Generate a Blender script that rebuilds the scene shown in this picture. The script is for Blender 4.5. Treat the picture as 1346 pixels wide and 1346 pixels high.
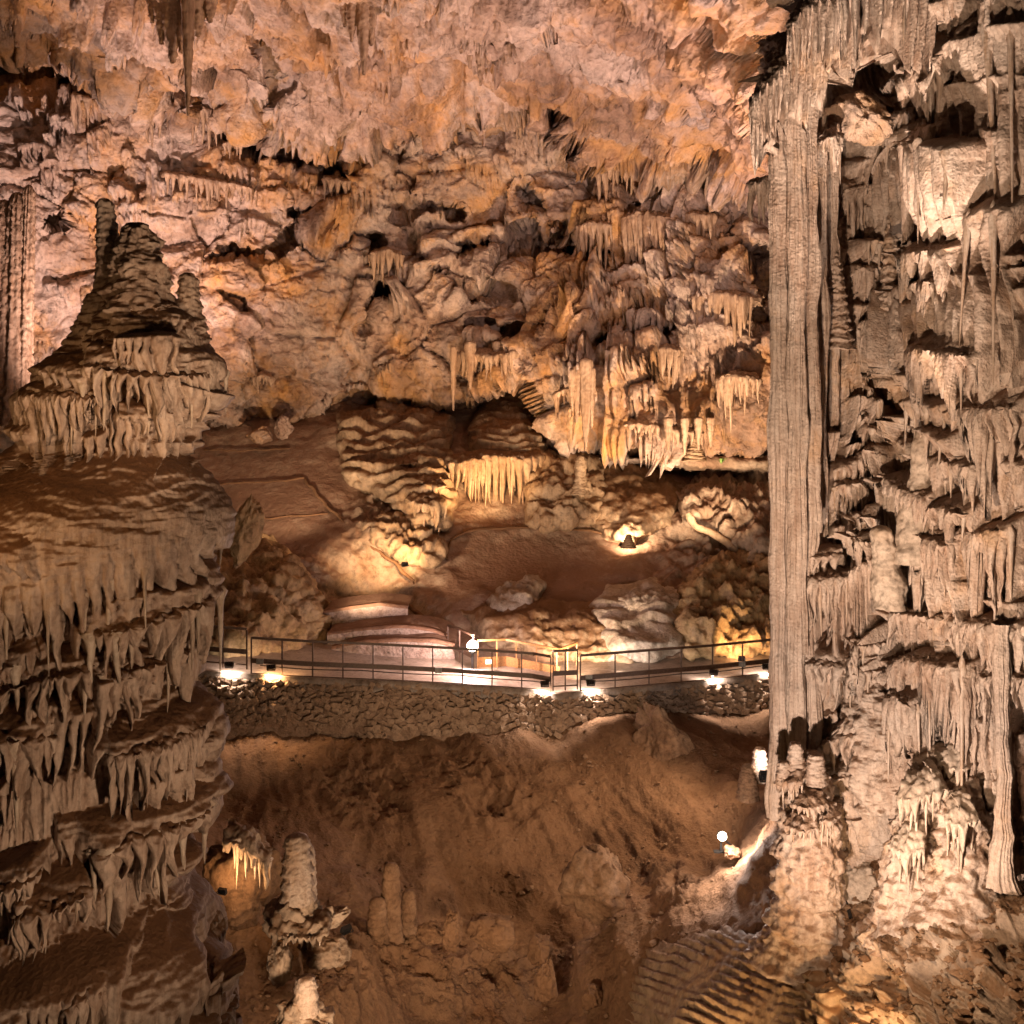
import bpy, math, random
import numpy as np

# ------------------------------------------------------------------ clear, camera, world, exposure
for o in list(bpy.data.objects):
    bpy.data.objects.remove(o)
SC = bpy.context.scene
COL = SC.collection
RES, FPX, HZ, CX = 1346.0, 1293.0, 560.0, 673.0     # photo size, focal length in photo pixels, horizon row, centre column

cam_d = bpy.data.cameras.new('camera')
cam_d.sensor_width = 36.0
cam_d.lens = 36.0 * FPX / RES
cam_d.shift_y = (HZ - RES / 2) / RES
cam_d.clip_start, cam_d.clip_end = 0.1, 400.0
cam = bpy.data.objects.new('camera', cam_d)
cam.rotation_euler = (math.radians(90), 0, 0)
COL.objects.link(cam)
SC.camera = cam

# a closed cave: no sky, only the faint warm light that bounces round the hall
world = bpy.data.worlds.new('World')
SC.world = world
world.use_nodes = True
bg = world.node_tree.nodes['Background']
bg.inputs[0].default_value = (1.0, 0.60, 0.40, 1)
bg.inputs[1].default_value = 0.007

SC.view_settings.view_transform = 'Standard'
SC.view_settings.look = 'None'
SC.view_settings.gamma = 1.0
SC.view_settings.exposure = 0.55
SC.render.engine = 'CYCLES'
SC.cycles.use_denoising = True
SC.cycles.max_bounces = 4
SC.cycles.diffuse_bounces = 2
SC.cycles.use_adaptive_sampling = True
SC.cycles.adaptive_threshold = 0.03
SC.cycles.glossy_bounces = 2
SC.cycles.sample_clamp_indirect = 4.0

WARM, AMBER, PINK, WHITE = (1.0, 0.70, 0.45), (1.0, 0.58, 0.26), (1.0, 0.70, 0.61), (1.0, 0.84, 0.74)


def P(px, py, Y):
    """point seen in the photo at (px, py), Y metres in front of the camera"""
    return np.array([(px - CX) / FPX * Y, Y, (HZ - py) / FPX * Y])


def PA(px, py, Y):
    return np.stack([(px - CX) / FPX * Y, Y, (HZ - py) / FPX * Y], -1)


def aim(o, target):
    from mathutils import Vector
    d = Vector([float(v) for v in target]) - o.location
    o.rotation_euler = d.to_track_quat('-Z', 'Y').to_euler()


def light(name, loc, power, col, target=None, angle=90, blend=0.6, size=0.12):
    """a bare light without housing: point, or spot when it has a target"""
    d = bpy.data.lights.new(name, 'SPOT' if target is not None else 'POINT')
    d.energy = power
    d.color = col
    d.shadow_soft_size = size
    o = bpy.data.objects.new(name, d)
    COL.objects.link(o)
    o.location = [float(v) for v in loc]
    if target is not None:
        d.spot_size = math.radians(angle)
        d.spot_blend = blend
        aim(o, target)
    return o


# bare, unseen lamps standing in for the show lighting of the hall (the fixtures that can be seen are built further down, with their own light)
light('wall_wash', P(150, 640, 30), 13000, PINK, P(170, 265, 44), 60, 0.8, 0.2)
light('wall_wash', P(380, 700, 33), 2300, WARM, P(330, 420, 44), 100, 0.8, 0.15)
light('ceiling_wash', P(70, 520, 32), 6500, PINK, P(520, 40, 31), 110, 0.9, 0.15)  # unseen, added in mid-air behind the tower to graze the ceiling
light('ceiling_wash', P(1050, 450, 22), 4200, PINK, P(760, 80, 32), 110, 0.9, 0.15)  # likewise added, hidden by the column, grazing from the right
light('ceiling_wash', P(520, 880, 24), 3000, AMBER, P(420, -20, 30), 80, 0.9, 0.2)
light('ceiling_wash', P(850, 880, 24), 3600, PINK, P(830, 60, 31), 75, 0.9, 0.2)
light('wall_wash', P(640, 690, 36), 1500, AMBER, P(600, 380, 45), 110, 0.8, 0.15)
light('wall_wash', P(960, 740, 31), 6500, WARM, P(860, 420, 41), 85, 0.8, 0.15)
light('cascade_fill', P(420, 800, 29), 2300, WARM, P(600, 620, 39), 70, 0.8, 0.15)  # unseen fill, added to brighten the cascade from the front left
light('ramp_fill', P(330, 800, 30), 500, PINK, P(360, 640, 41), 60, 0.8, 0.15)  # added fill without a fixture, lifts the dark ramp
light('column_uplight', P(1000, 1400, 9.0), 1400, (1.0, 0.78, 0.62), P(1140, 880, 14), 80, 0.8, 0.1)
light('column_uplight', P(1075, 1420, 9.6), 9000, (1.0, 0.78, 0.62), P(1110, 130, 13.0), 27, 0.9, 0.1)
light('column_uplight', P(820, 1500, 6.5), 2300, (1.0, 0.72, 0.50), P(1230, 400, 13.5), 60, 0.8, 0.1)
light('tower_uplight', P(760, 1800, 5.0), 700, WARM, P(150, 850, 9), 90, 0.8, 0.12)
light('tower_uplight', P(-330, 620, 6.5), 140, AMBER, P(120, 620, 9.6), 70, 0.8, 0.15)
light('tower_uplight', P(400, 700, 7.0), 330, WARM, P(190, 420, 10), 60, 0.8, 0.12)
light('slope_fill', P(420, 1560, 10), 1050, WARM, P(680, 1100, 22), 90, 0.9, 0.2)  # unseen fill from low in front, added to brighten the clay slope
light('slope_fill', P(1000, 880, 23), 900, WARM, P(700, 1120, 22), 100, 0.9, 0.2)  # second added fill, rakes the slope for relief
light('hall_fill', P(760, 885, 27.5), 1100, WARM, P(740, 720, 37), 85, 0.9, 0.15)  # extra fill with no fixture, brightens the middle ground round the basin
light('rib_light', P(800, 1500, 12.5), 240, AMBER, P(960, 1300, 14), 80, 0.9, 0.1)
light('wall_fill', P(600, 1420, 13), 800, WARM, P(660, 930, 26), 75, 0.9, 0.2)  # invented lamp on the slope, added to lift the masonry wall
light('foot_light', P(1150, 1120, 10.0), 190, WARM, P(1250, 1260, 11.5), 110, 0.9, 0.1)


# ------------------------------------------------------------------ numpy helpers
rng0 = np.random.RandomState(7)
PERM = rng0.permutation(256)
PERM = np.concatenate([PERM, PERM, PERM]).astype(np.int32)
GR = rng0.normal(size=(256, 3))
GR = (GR / np.linalg.norm(GR, axis=1)[:, None]).astype(np.float32)


def pn(p):
    """3-D gradient noise, about -0.7..0.7; p is (..., 3)"""
    sh = p.shape[:-1]
    p = p.reshape(-1, 3).astype(np.float32)
    i = np.floor(p).astype(np.int32)
    f = p - i
    i &= 255
    w = f * f * f * (f * (f * 6 - 15) + 10)
    out = np.zeros(len(p), np.float32)
    for dx in (0, 1):
        wx = w[:, 0] if dx else 1 - w[:, 0]
        a = PERM[i[:, 0] + dx]
        for dy in (0, 1):
            wy = w[:, 1] if dy else 1 - w[:, 1]
            b = PERM[a + i[:, 1] + dy]
            for dz in (0, 1):
                wz = w[:, 2] if dz else 1 - w[:, 2]
                g = GR[PERM[b + i[:, 2] + dz]]
                out += wx * wy * wz * (g[:, 0] * (f[:, 0] - dx) + g[:, 1] * (f[:, 1] - dy) + g[:, 2] * (f[:, 2] - dz))
    return out.reshape(sh)


def fbm(p, octv=4, gain=0.5, lac=2.03):
    a, s = 1.0, 0.0
    for k in range(octv):
        s = s + a * pn(p + 13.7 * k)
        p = p * lac
        a *= gain
    return s


def ridged(p, octv=4, gain=0.5, lac=2.07):
    a, s = 1.0, 0.0
    for k in range(octv):
        s = s + a * (1 - 2.6 * np.abs(pn(p + 7.3 * k)))
        p = p * lac
        a *= gain
    return s


def facets(p, seed=0):
    """broken-rock relief: tilted flat faces in jittered cells; returns (height, closeness to a joint)"""
    sh = p.shape[:-1]
    p = p.reshape(-1, 3).astype(np.float32)
    i = np.floor(p).astype(np.int32)
    b1 = np.full(len(p), 9.0, np.float32)
    b2 = b1.copy()
    hh = np.zeros(len(p), np.float32)
    for dx in (-1, 0, 1):
        for dy in (-1, 0, 1):
            for dz in (-1, 0, 1):
                c = i + np.array([dx, dy, dz], np.int32)
                k = PERM[PERM[PERM[(c[:, 0] + seed) & 255] + (c[:, 1] & 255)] + (c[:, 2] & 255)]
                r = p - c - (0.5 + 0.48 * GR[k])
                d = (r * r).sum(1)
                g = GR[(k * 7 + 13) & 255]
                n = (r * g).sum(1) * 0.9 + 0.5 * g[:, 0]
                m = d < b1
                b2 = np.where(m, b1, np.minimum(b2, d))
                hh = np.where(m, n, hh)
                b1 = np.where(m, d, b1)
    return hh.reshape(sh), np.exp(-(np.sqrt(b2) - np.sqrt(b1)) / 0.07).reshape(sh)


def sstep(a, b, x):
    t = np.clip((x - a) / (b - a), 0, 1)
    return t * t * (3 - 2 * t)


class TPS:
    """thin-plate surface through (px, py, value) points"""
    def __init__(self, pts, smooth=0.0):
        pts = np.array(pts, float)
        self.c = pts[:, :2] / 100.0
        n = len(pts)
        A = np.zeros((n + 3, n + 3))
        A[:n, :n] = self.k(self.c, self.c) + smooth * np.eye(n)
        A[:n, n] = 1
        A[:n, n + 1:] = self.c
        A[n:, :n] = A[:n, n:].T
        self.w = np.linalg.solve(A, np.concatenate([pts[:, 2], np.zeros(3)]))

    @staticmethod
    def k(a, b):
        d2 = (a[:, None, 0] - b[None, :, 0]) ** 2 + (a[:, None, 1] - b[None, :, 1]) ** 2
        return 0.5 * d2 * np.log(d2 + 1e-9)

    def __call__(self, px, py):
        px, py = np.broadcast_arrays(np.asarray(px, float), np.asarray(py, float))
        q = np.stack([px.ravel(), py.ravel()], -1) / 100.0
        n = len(self.c)
        out = np.empty(len(q))
        for s in range(0, len(q), 60000):
            e = q[s:s + 60000]
            out[s:s + 60000] = self.k(e, self.c) @ self.w[:n] + self.w[n] + e @ self.w[n + 1:]
        return out.reshape(px.shape)


def normals(V):
    """unit normals of a grid, turned towards the camera at the origin"""
    du = np.gradient(V, axis=1)
    dv = np.gradient(V, axis=0)
    n = np.cross(du, dv)
    n /= np.linalg.norm(n, axis=-1, keepdims=True) + 1e-9
    s = np.sign(-(n * V).sum(-1, keepdims=True))
    return n * np.where(s == 0, 1, s)


def blur(a, it=1):
    for _ in range(it):
        a = np.pad(a, 1, mode='edge')
        a = (a[1:-1, 1:-1] * 4 + a[:-2, 1:-1] + a[2:, 1:-1] + a[1:-1, :-2] + a[1:-1, 2:]) / 8
    return a


def link_mesh(name, me, mat, parent=None):
    o = bpy.data.objects.new(name, me)
    COL.objects.link(o)
    if mat is not None and not me.materials:
        me.materials.append(mat)
    if parent is not None:
        o.parent = parent
    return o


def mesh_from(V, Fq, name='mesh', smooth=True):
    V = np.ascontiguousarray(V, dtype=np.float32)
    Fq = np.ascontiguousarray(Fq, dtype=np.int32)
    me = bpy.data.meshes.new(name)
    me.vertices.add(len(V))
    me.vertices.foreach_set('co', V.ravel())
    k = Fq.shape[1]
    me.loops.add(Fq.size)
    me.loops.foreach_set('vertex_index', Fq.ravel())
    me.polygons.add(len(Fq))
    me.polygons.foreach_set('loop_start', np.arange(0, Fq.size, k, dtype=np.int32))
    me.polygons.foreach_set('use_smooth', np.full(len(Fq), smooth, dtype=bool))
    me.update()
    me.validate()
    return me


def grid_faces(r, c, wrap=False):
    cc = c if wrap else c - 1
    i, j = np.meshgrid(np.arange(r - 1), np.arange(cc), indexing='ij')
    j2 = (j + 1) % c
    return np.stack([i * c + j, i * c + j2, (i + 1) * c + j2, (i + 1) * c + j], -1).reshape(-1, 4)


def grid_obj(name, V, mat, parent=None, wrap=False, flip=False):
    r, c = V.shape[:2]
    Fq = grid_faces(r, c, wrap)
    if flip:
        Fq = Fq[:, ::-1]
    return link_mesh(name, mesh_from(V.reshape(-1, 3), Fq, name), mat, parent)


def tag(o, label=None, cat=None, group=None, kind=None):
    if label: o['label'] = label
    if cat: o['category'] = cat
    if group: o['group'] = group
    if kind: o['kind'] = kind
    return o


def empty(name, loc=(0, 0, 0)):
    o = bpy.data.objects.new(name, None)
    o.location = [float(v) for v in loc]
    o.empty_display_size = 0.2
    COL.objects.link(o)
    return o


def root_at(name, loc, label, cat, group=None):
    return tag(empty(name, loc), label, cat, group, 'thing')


def poly(pts, n):
    """resample a polyline of k-vectors to n points, rounded a little"""
    pts = np.array(pts, float)
    d = np.r_[0, np.cumsum(np.linalg.norm(np.diff(pts[:, :2], axis=0), axis=1))]
    s = np.linspace(0, d[-1], n)
    q = np.stack([np.interp(s, d, pts[:, k]) for k in range(pts.shape[1])], -1)
    for _ in range(max(1, n // 14)):
        q[1:-1] = (q[:-2] + 2 * q[1:-1] + q[2:]) / 4
    return q


class MB:
    """collects boxes and bars into one mesh"""
    def __init__(self):
        self.v, self.f, self.n = [], [], 0

    def add(self, V, Fq):
        self.v.append(np.asarray(V, float))
        self.f.append(np.asarray(Fq, int) + self.n)
        self.n += len(V)

    def box(self, c, hx, hy, hz, R=None):
        k = np.array([[x, y, z] for x in (-1, 1) for y in (-1, 1) for z in (-1, 1)], float) * [hx, hy, hz]
        if R is not None:
            k = k @ np.asarray(R).T
        self.add(k + np.asarray(c, float), [[0, 1, 3, 2], [4, 6, 7, 5], [0, 4, 5, 1], [2, 3, 7, 6], [0, 2, 6, 4], [1, 5, 7, 3]])
        return self

    def bar(self, a, b, w, h):
        a, b = np.asarray(a, float), np.asarray(b, float)
        d = b - a
        L = np.linalg.norm(d)
        d = d / L
        up = np.array([0, 0, 1.0]) if abs(d[2]) < 0.95 else np.array([0, 1.0, 0])
        s = np.cross(d, up); s /= np.linalg.norm(s)
        u = np.cross(s, d)
        return self.box((a + b) / 2, L / 2, w / 2, h / 2, np.stack([d, s, u], -1))

    def tube(self, pts, r, k=8):
        pts = np.asarray(pts, float)
        T = np.gradient(pts, axis=0)
        T /= np.linalg.norm(T, axis=1)[:, None] + 1e-9
        up = np.where(np.abs(T[:, 2:3]) > 0.9, np.array([[0, 1.0, 0]]), np.array([[0, 0, 1.0]]))
        S = np.cross(T, up); S /= np.linalg.norm(S, axis=1)[:, None]
        U = np.cross(S, T)
        an = np.linspace(0, 2 * math.pi, k, endpoint=False)
        r = np.broadcast_to(np.asarray(r, float), (len(pts),))
        V = pts[:, None] + r[:, None, None] * (np.cos(an)[None, :, None] * S[:, None] + np.sin(an)[None, :, None] * U[:, None])
        self.add(V.reshape(-1, 3), grid_faces(len(pts), k, True))
        return self

    def build(self, name, mat, parent=None, smooth=False, local=None):
        V = np.concatenate(self.v)
        if local is not None:
            V = V - np.asarray(local, float)
        o = link_mesh(name, mesh_from(V, np.concatenate(self.f), name, smooth), mat, parent)
        return o


# ------------------------------------------------------------------ materials
def nodes_of(name):
    m = bpy.data.materials.new(name)
    m.use_nodes = True
    nt = m.node_tree
    return m, nt, nt.nodes['Principled BSDF']


def rock_mat(name, cols, scale=0.5, streak=0.0, dust=None, dust_lo=0.35, dust_hi=0.75, bump=0.03, bump_scale=9.0, rough=0.8,
             streak_cols=((0.10, 0.06, 0.04), (0.55, 0.45, 0.36)), spec=0.25, fine=1.0, patch=None, mott=0.8, speck=0.75):
    m, nt, b = nodes_of(name)
    N, L = nt.nodes.new, nt.links.new
    geo = N('ShaderNodeNewGeometry')

    def noise(sc, det=6.0, ro=0.6, vec=None, dist=0.0):
        t = N('ShaderNodeTexNoise')
        t.inputs['Scale'].default_value = sc
        t.inputs['Detail'].default_value = det
        t.inputs['Roughness'].default_value = ro
        t.inputs['Distortion'].default_value = dist
        L(vec if vec is not None else geo.outputs['Position'], t.inputs['Vector'])
        return t

    def mix(fac, a, bb, blend='MIX'):
        x = N('ShaderNodeMix')
        x.data_type = 'RGBA'
        x.blend_type = blend
        if isinstance(fac, (int, float)): x.inputs[0].default_value = fac
        else: L(fac, x.inputs[0])
        for k, c in ((6, a), (7, bb)):
            if isinstance(c, tuple): x.inputs[k].default_value = (*c, 1)
            else: L(c, x.inputs[k])
        return x.outputs[2]

    def ramp(src, stops, interp='LINEAR'):
        r = N('ShaderNodeValToRGB')
        e = r.color_ramp.elements
        while len(e) < len(stops): e.new(0.5)
        for k, (p, c) in enumerate(stops):
            e[k].position = p
            e[k].color = (*c, 1) if isinstance(c, tuple) else (c, c, c, 1)
        L(src, r.inputs[0])
        return r.outputs[0]

    n1 = noise(scale, 5, 0.62, dist=0.6)
    nb = noise(bump_scale, 6, 0.7)
    k = len(cols)
    stops = [(0.30 + 0.40 * q / max(1, k - 1), c) for q, c in enumerate(cols)]
    c = ramp(n1.outputs[0], stops)
    n2 = noise(scale * 5.5, 4, 0.7)
    c = mix(mott, c, ramp(n2.outputs[0], [(0.28, 0.45), (0.5, 0.95), (0.72, 1.0)]), 'MULTIPLY')
    c = mix(speck, c, ramp(nb.outputs[0], [(0.30, 0.40), (0.52, 1.0), (0.75, 1.0)]), 'MULTIPLY')
    if streak:
        mp = N('ShaderNodeMapping')
        mp.inputs['Scale'].default_value = (1, 1, 0.09)
        L(geo.outputs['Position'], mp.inputs['Vector'])
        n3 = noise(scale * 12, 4, 0.65, mp.outputs[0])
        f = ramp(n3.outputs[0], [(0.36, 0.0), (0.62, 1.0)])
        sc = mix(f, streak_cols[0], streak_cols[1])
        c = mix(streak, c, sc)
    if patch is not None:
        np_ = noise(patch[1], 5, 0.68, dist=0.4)
        c = mix(ramp(np_.outputs[0], [(patch[2], 0.0), (patch[3], 1.0)]), c, mix(0.5, patch[0], c, 'MULTIPLY'))
    if dust is not None:
        sx = N('ShaderNodeSeparateXYZ')
        L(geo.outputs['Normal'], sx.inputs[0])
        nd = noise(scale * 8, 3, 0.7)
        ad = N('ShaderNodeMath'); ad.operation = 'MULTIPLY_ADD'
        L(nd.outputs[0], ad.inputs[0]); ad.inputs[1].default_value = 0.7
        L(sx.outputs[2], ad.inputs[2])
        mr = N('ShaderNodeMapRange')
        mr.inputs[1].default_value = dust_lo + 0.35
        mr.inputs[2].default_value = dust_hi + 0.35
        L(ad.outputs[0], mr.inputs[0])
        c = mix(mr.outputs[0], c, dust)
    L(c, b.inputs['Base Color'])
    b.inputs['Roughness'].default_value = rough
    b.inputs['Specular IOR Level'].default_value = spec
    vb = N('ShaderNodeTexVoronoi')
    vb.inputs['Scale'].default_value = bump_scale * 1.7 * fine
    L(geo.outputs['Position'], vb.inputs['Vector'])
    sm = N('ShaderNodeMath'); sm.operation = 'MULTIPLY_ADD'
    L(vb.outputs['Distance'], sm.inputs[0]); sm.inputs[1].default_value = 0.35
    L(nb.outputs[0], sm.inputs[2])
    bp = N('ShaderNodeBump')
    bp.inputs['Strength'].default_value = 0.9
    bp.inputs['Distance'].default_value = bump
    L(sm.outputs[0], bp.inputs['Height'])
    L(bp.outputs[0], b.inputs['Normal'])
    return m


def plain_mat(name, col, rough=0.5, metal=0.0, bump=0.0, sc=20.0, var=0.3):
    m, nt, b = nodes_of(name)
    N, L = nt.nodes.new, nt.links.new
    tc = N('ShaderNodeTexCoord')
    t = N('ShaderNodeTexNoise')
    t.inputs['Scale'].default_value = sc
    t.inputs['Detail'].default_value = 5
    L(tc.outputs['Object'], t.inputs['Vector'])
    r = N('ShaderNodeValToRGB')
    r.color_ramp.elements[0].position, r.color_ramp.elements[1].position = 0.3, 0.7
    r.color_ramp.elements[0].color = (*[v * (1 - var) for v in col], 1)
    r.color_ramp.elements[1].color = (*[min(1, v * (1 + var)) for v in col], 1)
    L(t.outputs[0], r.inputs[0])
    L(r.outputs[0], b.inputs['Base Color'])
    b.inputs['Roughness'].default_value = rough
    b.inputs['Metallic'].default_value = metal
    if bump:
        bp = N('ShaderNodeBump')
        bp.inputs['Distance'].default_value = bump
        L(t.outputs[0], bp.inputs['Height'])
        L(bp.outputs[0], b.inputs['Normal'])
    return m


def glow_mat(name, col, strength):
    m, nt, b = nodes_of(name)
    b.inputs['Base Color'].default_value = (0.8, 0.8, 0.8, 1)
    b.inputs['Emission Color'].default_value = (*col, 1)
    b.inputs['Emission Strength'].default_value = strength
    return m


M = {}
M['back'] = rock_mat('back_wall_rock', [(0.15, 0.08, 0.05), (0.36, 0.22, 0.15), (0.60, 0.43, 0.34), (0.66, 0.51, 0.43), (0.40, 0.26, 0.19)],
                     0.20, streak=0.12, patch=((0.80, 0.46, 0.17), 0.30, 0.47, 0.68), bump=0.22, bump_scale=3.2, rough=0.75)
M['curtain_back'] = rock_mat('back_curtain_stone', [(0.22, 0.13, 0.08), (0.46, 0.31, 0.21), (0.36, 0.20, 0.10)], 0.5, streak=0.5,
                             bump=0.06, bump_scale=4, streak_cols=((0.20, 0.11, 0.06), (0.58, 0.42, 0.30)))
M['tower'] = rock_mat('tower_stone', [(0.20, 0.115, 0.075), (0.40, 0.275, 0.205), (0.50, 0.37, 0.295)], 1.2, rough=0.6, spec=0.35, streak=0.4, dust=(0.14, 0.066, 0.031),
                      dust_lo=0.30, dust_hi=0.72, bump=0.026, bump_scale=12, streak_cols=((0.17, 0.095, 0.06), (0.54, 0.42, 0.345)))
M['drip'] = rock_mat('drip_stone', rough=0.55, spec=0.4, cols= [(0.24, 0.15, 0.10), (0.42, 0.31, 0.23), (0.50, 0.39, 0.31)], scale=1.5, streak=0.45, dust=(0.16, 0.08, 0.04),
                     dust_lo=0.5, dust_hi=0.8, bump=0.010, bump_scale=18, streak_cols=((0.19, 0.11, 0.065), (0.52, 0.42, 0.34)))
M['column'] = rock_mat('column_stone', [(0.30, 0.185, 0.125), (0.52, 0.395, 0.315), (0.60, 0.49, 0.41)], 0.9, rough=0.55, spec=0.4, streak=0.36, dust=(0.24, 0.14, 0.085),
                       dust_lo=0.5, dust_hi=0.85, bump=0.030, bump_scale=15, streak_cols=((0.26, 0.14, 0.08), (0.62, 0.48, 0.39)), patch=((0.75, 0.48, 0.26), 0.5, 0.54, 0.74))
M['drip_r'] = rock_mat('pale_drip_stone', rough=0.55, spec=0.4, cols= [(0.28, 0.17, 0.11), (0.50, 0.355, 0.265), (0.58, 0.45, 0.365)], scale=1.4, streak=0.5, dust=(0.24, 0.14, 0.085),
                       dust_lo=0.5, dust_hi=0.8, bump=0.010, bump_scale=18, streak_cols=((0.28, 0.16, 0.08), (0.60, 0.50, 0.42)))
M['smooth'] = rock_mat('smooth_flowstone', [(0.42, 0.30, 0.21), (0.52, 0.40, 0.31), (0.56, 0.45, 0.36)], 1.2, bump=0.008, bump_scale=16)
M['clay'] = rock_mat('clay_slope', [(0.15, 0.078, 0.040), (0.21, 0.112, 0.058), (0.25, 0.14, 0.077), (0.20, 0.10, 0.050)], 0.3, mott=0.4, speck=0.5, bump=0.06, bump_scale=8, rough=0.9)
M['floor'] = rock_mat('hall_rock', [(0.20, 0.12, 0.075), (0.33, 0.22, 0.145), (0.45, 0.34, 0.25), (0.32, 0.20, 0.13)], 0.32, bump=0.07, bump_scale=4.5,
                      dust=(0.25, 0.145, 0.095), dust_lo=0.55, dust_hi=0.95, rough=0.75)
M['rock'] = rock_mat('rough_rock', [(0.16, 0.10, 0.065), (0.40, 0.29, 0.21), (0.50, 0.39, 0.30)], 0.9, bump=0.04, bump_scale=8,
                     dust=(0.22, 0.125, 0.07), dust_lo=0.6, dust_hi=0.95)
M['flow'] = rock_mat('flowstone', [(0.24, 0.14, 0.075), (0.40, 0.27, 0.16), (0.46, 0.34, 0.23)], 0.6, streak=0.15, bump=0.04, bump_scale=6,
                     dust=(0.20, 0.105, 0.05), dust_lo=0.55, dust_hi=0.9, rough=0.7)
M['yellow'] = rock_mat('ochre_rock', [(0.14, 0.08, 0.04), (0.36, 0.23, 0.12), (0.48, 0.33, 0.17), (0.42, 0.30, 0.20)], 0.6, bump=0.07, bump_scale=5)
M['white'] = rock_mat('white_crust', [(0.34, 0.25, 0.18), (0.52, 0.43, 0.34), (0.60, 0.52, 0.44)], 0.9, streak=0.2, bump=0.04, bump_scale=7)
M['drip_w'] = M['white']
M['drip_b'] = M['curtain_back']
M['clayrock'] = rock_mat('clay_covered_rock', [(0.14, 0.075, 0.04), (0.24, 0.135, 0.075), (0.33, 0.21, 0.13)], 1.2, bump=0.03, bump_scale=10, rough=0.85)
M['masonry'] = rock_mat('masonry_stone', [(0.24, 0.15, 0.095), (0.40, 0.27, 0.18), (0.48, 0.34, 0.24)], 2.2, bump=0.03, bump_scale=12)
M['mortar'] = rock_mat('mortar', [(0.30, 0.19, 0.125), (0.42, 0.28, 0.19)], 1.5, bump=0.05, bump_scale=9)
M['path'] = rock_mat('path_concrete', [(0.20, 0.14, 0.10), (0.34, 0.26, 0.205), (0.40, 0.31, 0.25)], 1.4, bump=0.01, bump_scale=9, rough=0.45, spec=0.4)
M['cap'] = rock_mat('red_cap', [(0.22, 0.115, 0.07), (0.32, 0.18, 0.115)], 1.0, bump=0.02, bump_scale=8)
M['metal'] = plain_mat('dark_rail_metal', (0.085, 0.045, 0.028), 0.5, 0.1)
M['wood'] = plain_mat('orange_rail_wood', (0.36, 0.17, 0.06), 0.5)
M['lampbody'] = plain_mat('lamp_housing', (0.03, 0.03, 0.03), 0.4, 0.5)
M['grey'] = plain_mat('grey_box', (0.25, 0.24, 0.22), 0.5)
M['cable'] = plain_mat('black_cable', (0.02, 0.016, 0.014), 0.6)
M['leaf'] = plain_mat('plant_leaf', (0.16, 0.28, 0.07), 0.5)
M['sign'] = glow_mat('green_sign', (0.02, 0.6, 0.2), 1.2)
M['lens'] = glow_mat('lamp_lens', (1.0, 0.84, 0.62), 28)
M['lens_y'] = glow_mat('lamp_lens_yellow', (1.0, 0.72, 0.36), 28)


# ------------------------------------------------------------------ drips and curtains
def drip_mesh(seed, k=8, rings=11):
    """a hanging drip of length 1 and root radius 1: flared root, wavering taper, thin tip"""
    r = np.random.RandomState(seed)
    q = np.linspace(0, 1, rings)
    rad = 0.95 * np.exp(-q * 7) + 0.62 * (1 - q) ** r.uniform(0.55, 0.95) + 0.10
    rad *= 1 + 0.10 * np.sin(q * r.uniform(9, 18) + r.uniform(0, 6))
    rad[-1] = 0.03
    a = np.linspace(0, 2 * math.pi, k, endpoint=False)
    ox = r.uniform(-0.45, 0.45) * np.sin(q * r.uniform(2, 5) + r.uniform(0, 3)) * q
    oy = r.uniform(-0.25, 0.25) * np.sin(q * r.uniform(2, 5)) * q
    V = np.empty((rings, k, 3))
    wob = 1 + r.uniform(-0.14, 0.14, (rings, k))
    V[..., 0] = rad[:, None] * np.cos(a) * wob + ox[:, None]
    V[..., 1] = rad[:, None] * np.sin(a) * wob * 0.85 + oy[:, None]
    V[..., 2] = -q[:, None]
    top = V[:1] * [0.45, 0.45, 1] + [0, 0, 0.06]
    V = np.concatenate([top * [0.02, 0.02, 1] + [0, 0, 0.03], top, V])
    return mesh_from(V.reshape(-1, 3), grid_faces(rings + 2, k, True), 'drip')


DRIPS = {}


def drip_set(mat):
    if mat not in DRIPS:
        DRIPS[mat] = []
        for s in range(18):
            me = drip_mesh(100 + s)
            me.materials.append(M[mat])
            DRIPS[mat].append(me)
    return DRIPS[mat]


def add_drip(rs, loc, w, ln, parent, mat, off, name='drip'):
    me = drip_set(mat)[rs.randint(18)]
    o = bpy.data.objects.new(name, me)
    COL.objects.link(o)
    o.location = [float(a - b) for a, b in zip(loc, off)]
    o.scale = (float(w), float(w), float(ln))
    o.rotation_euler = (rs.uniform(-.05, .05), rs.uniform(-.05, .05), rs.uniform(0, 6.28))
    o.parent = parent
    return o


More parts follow.
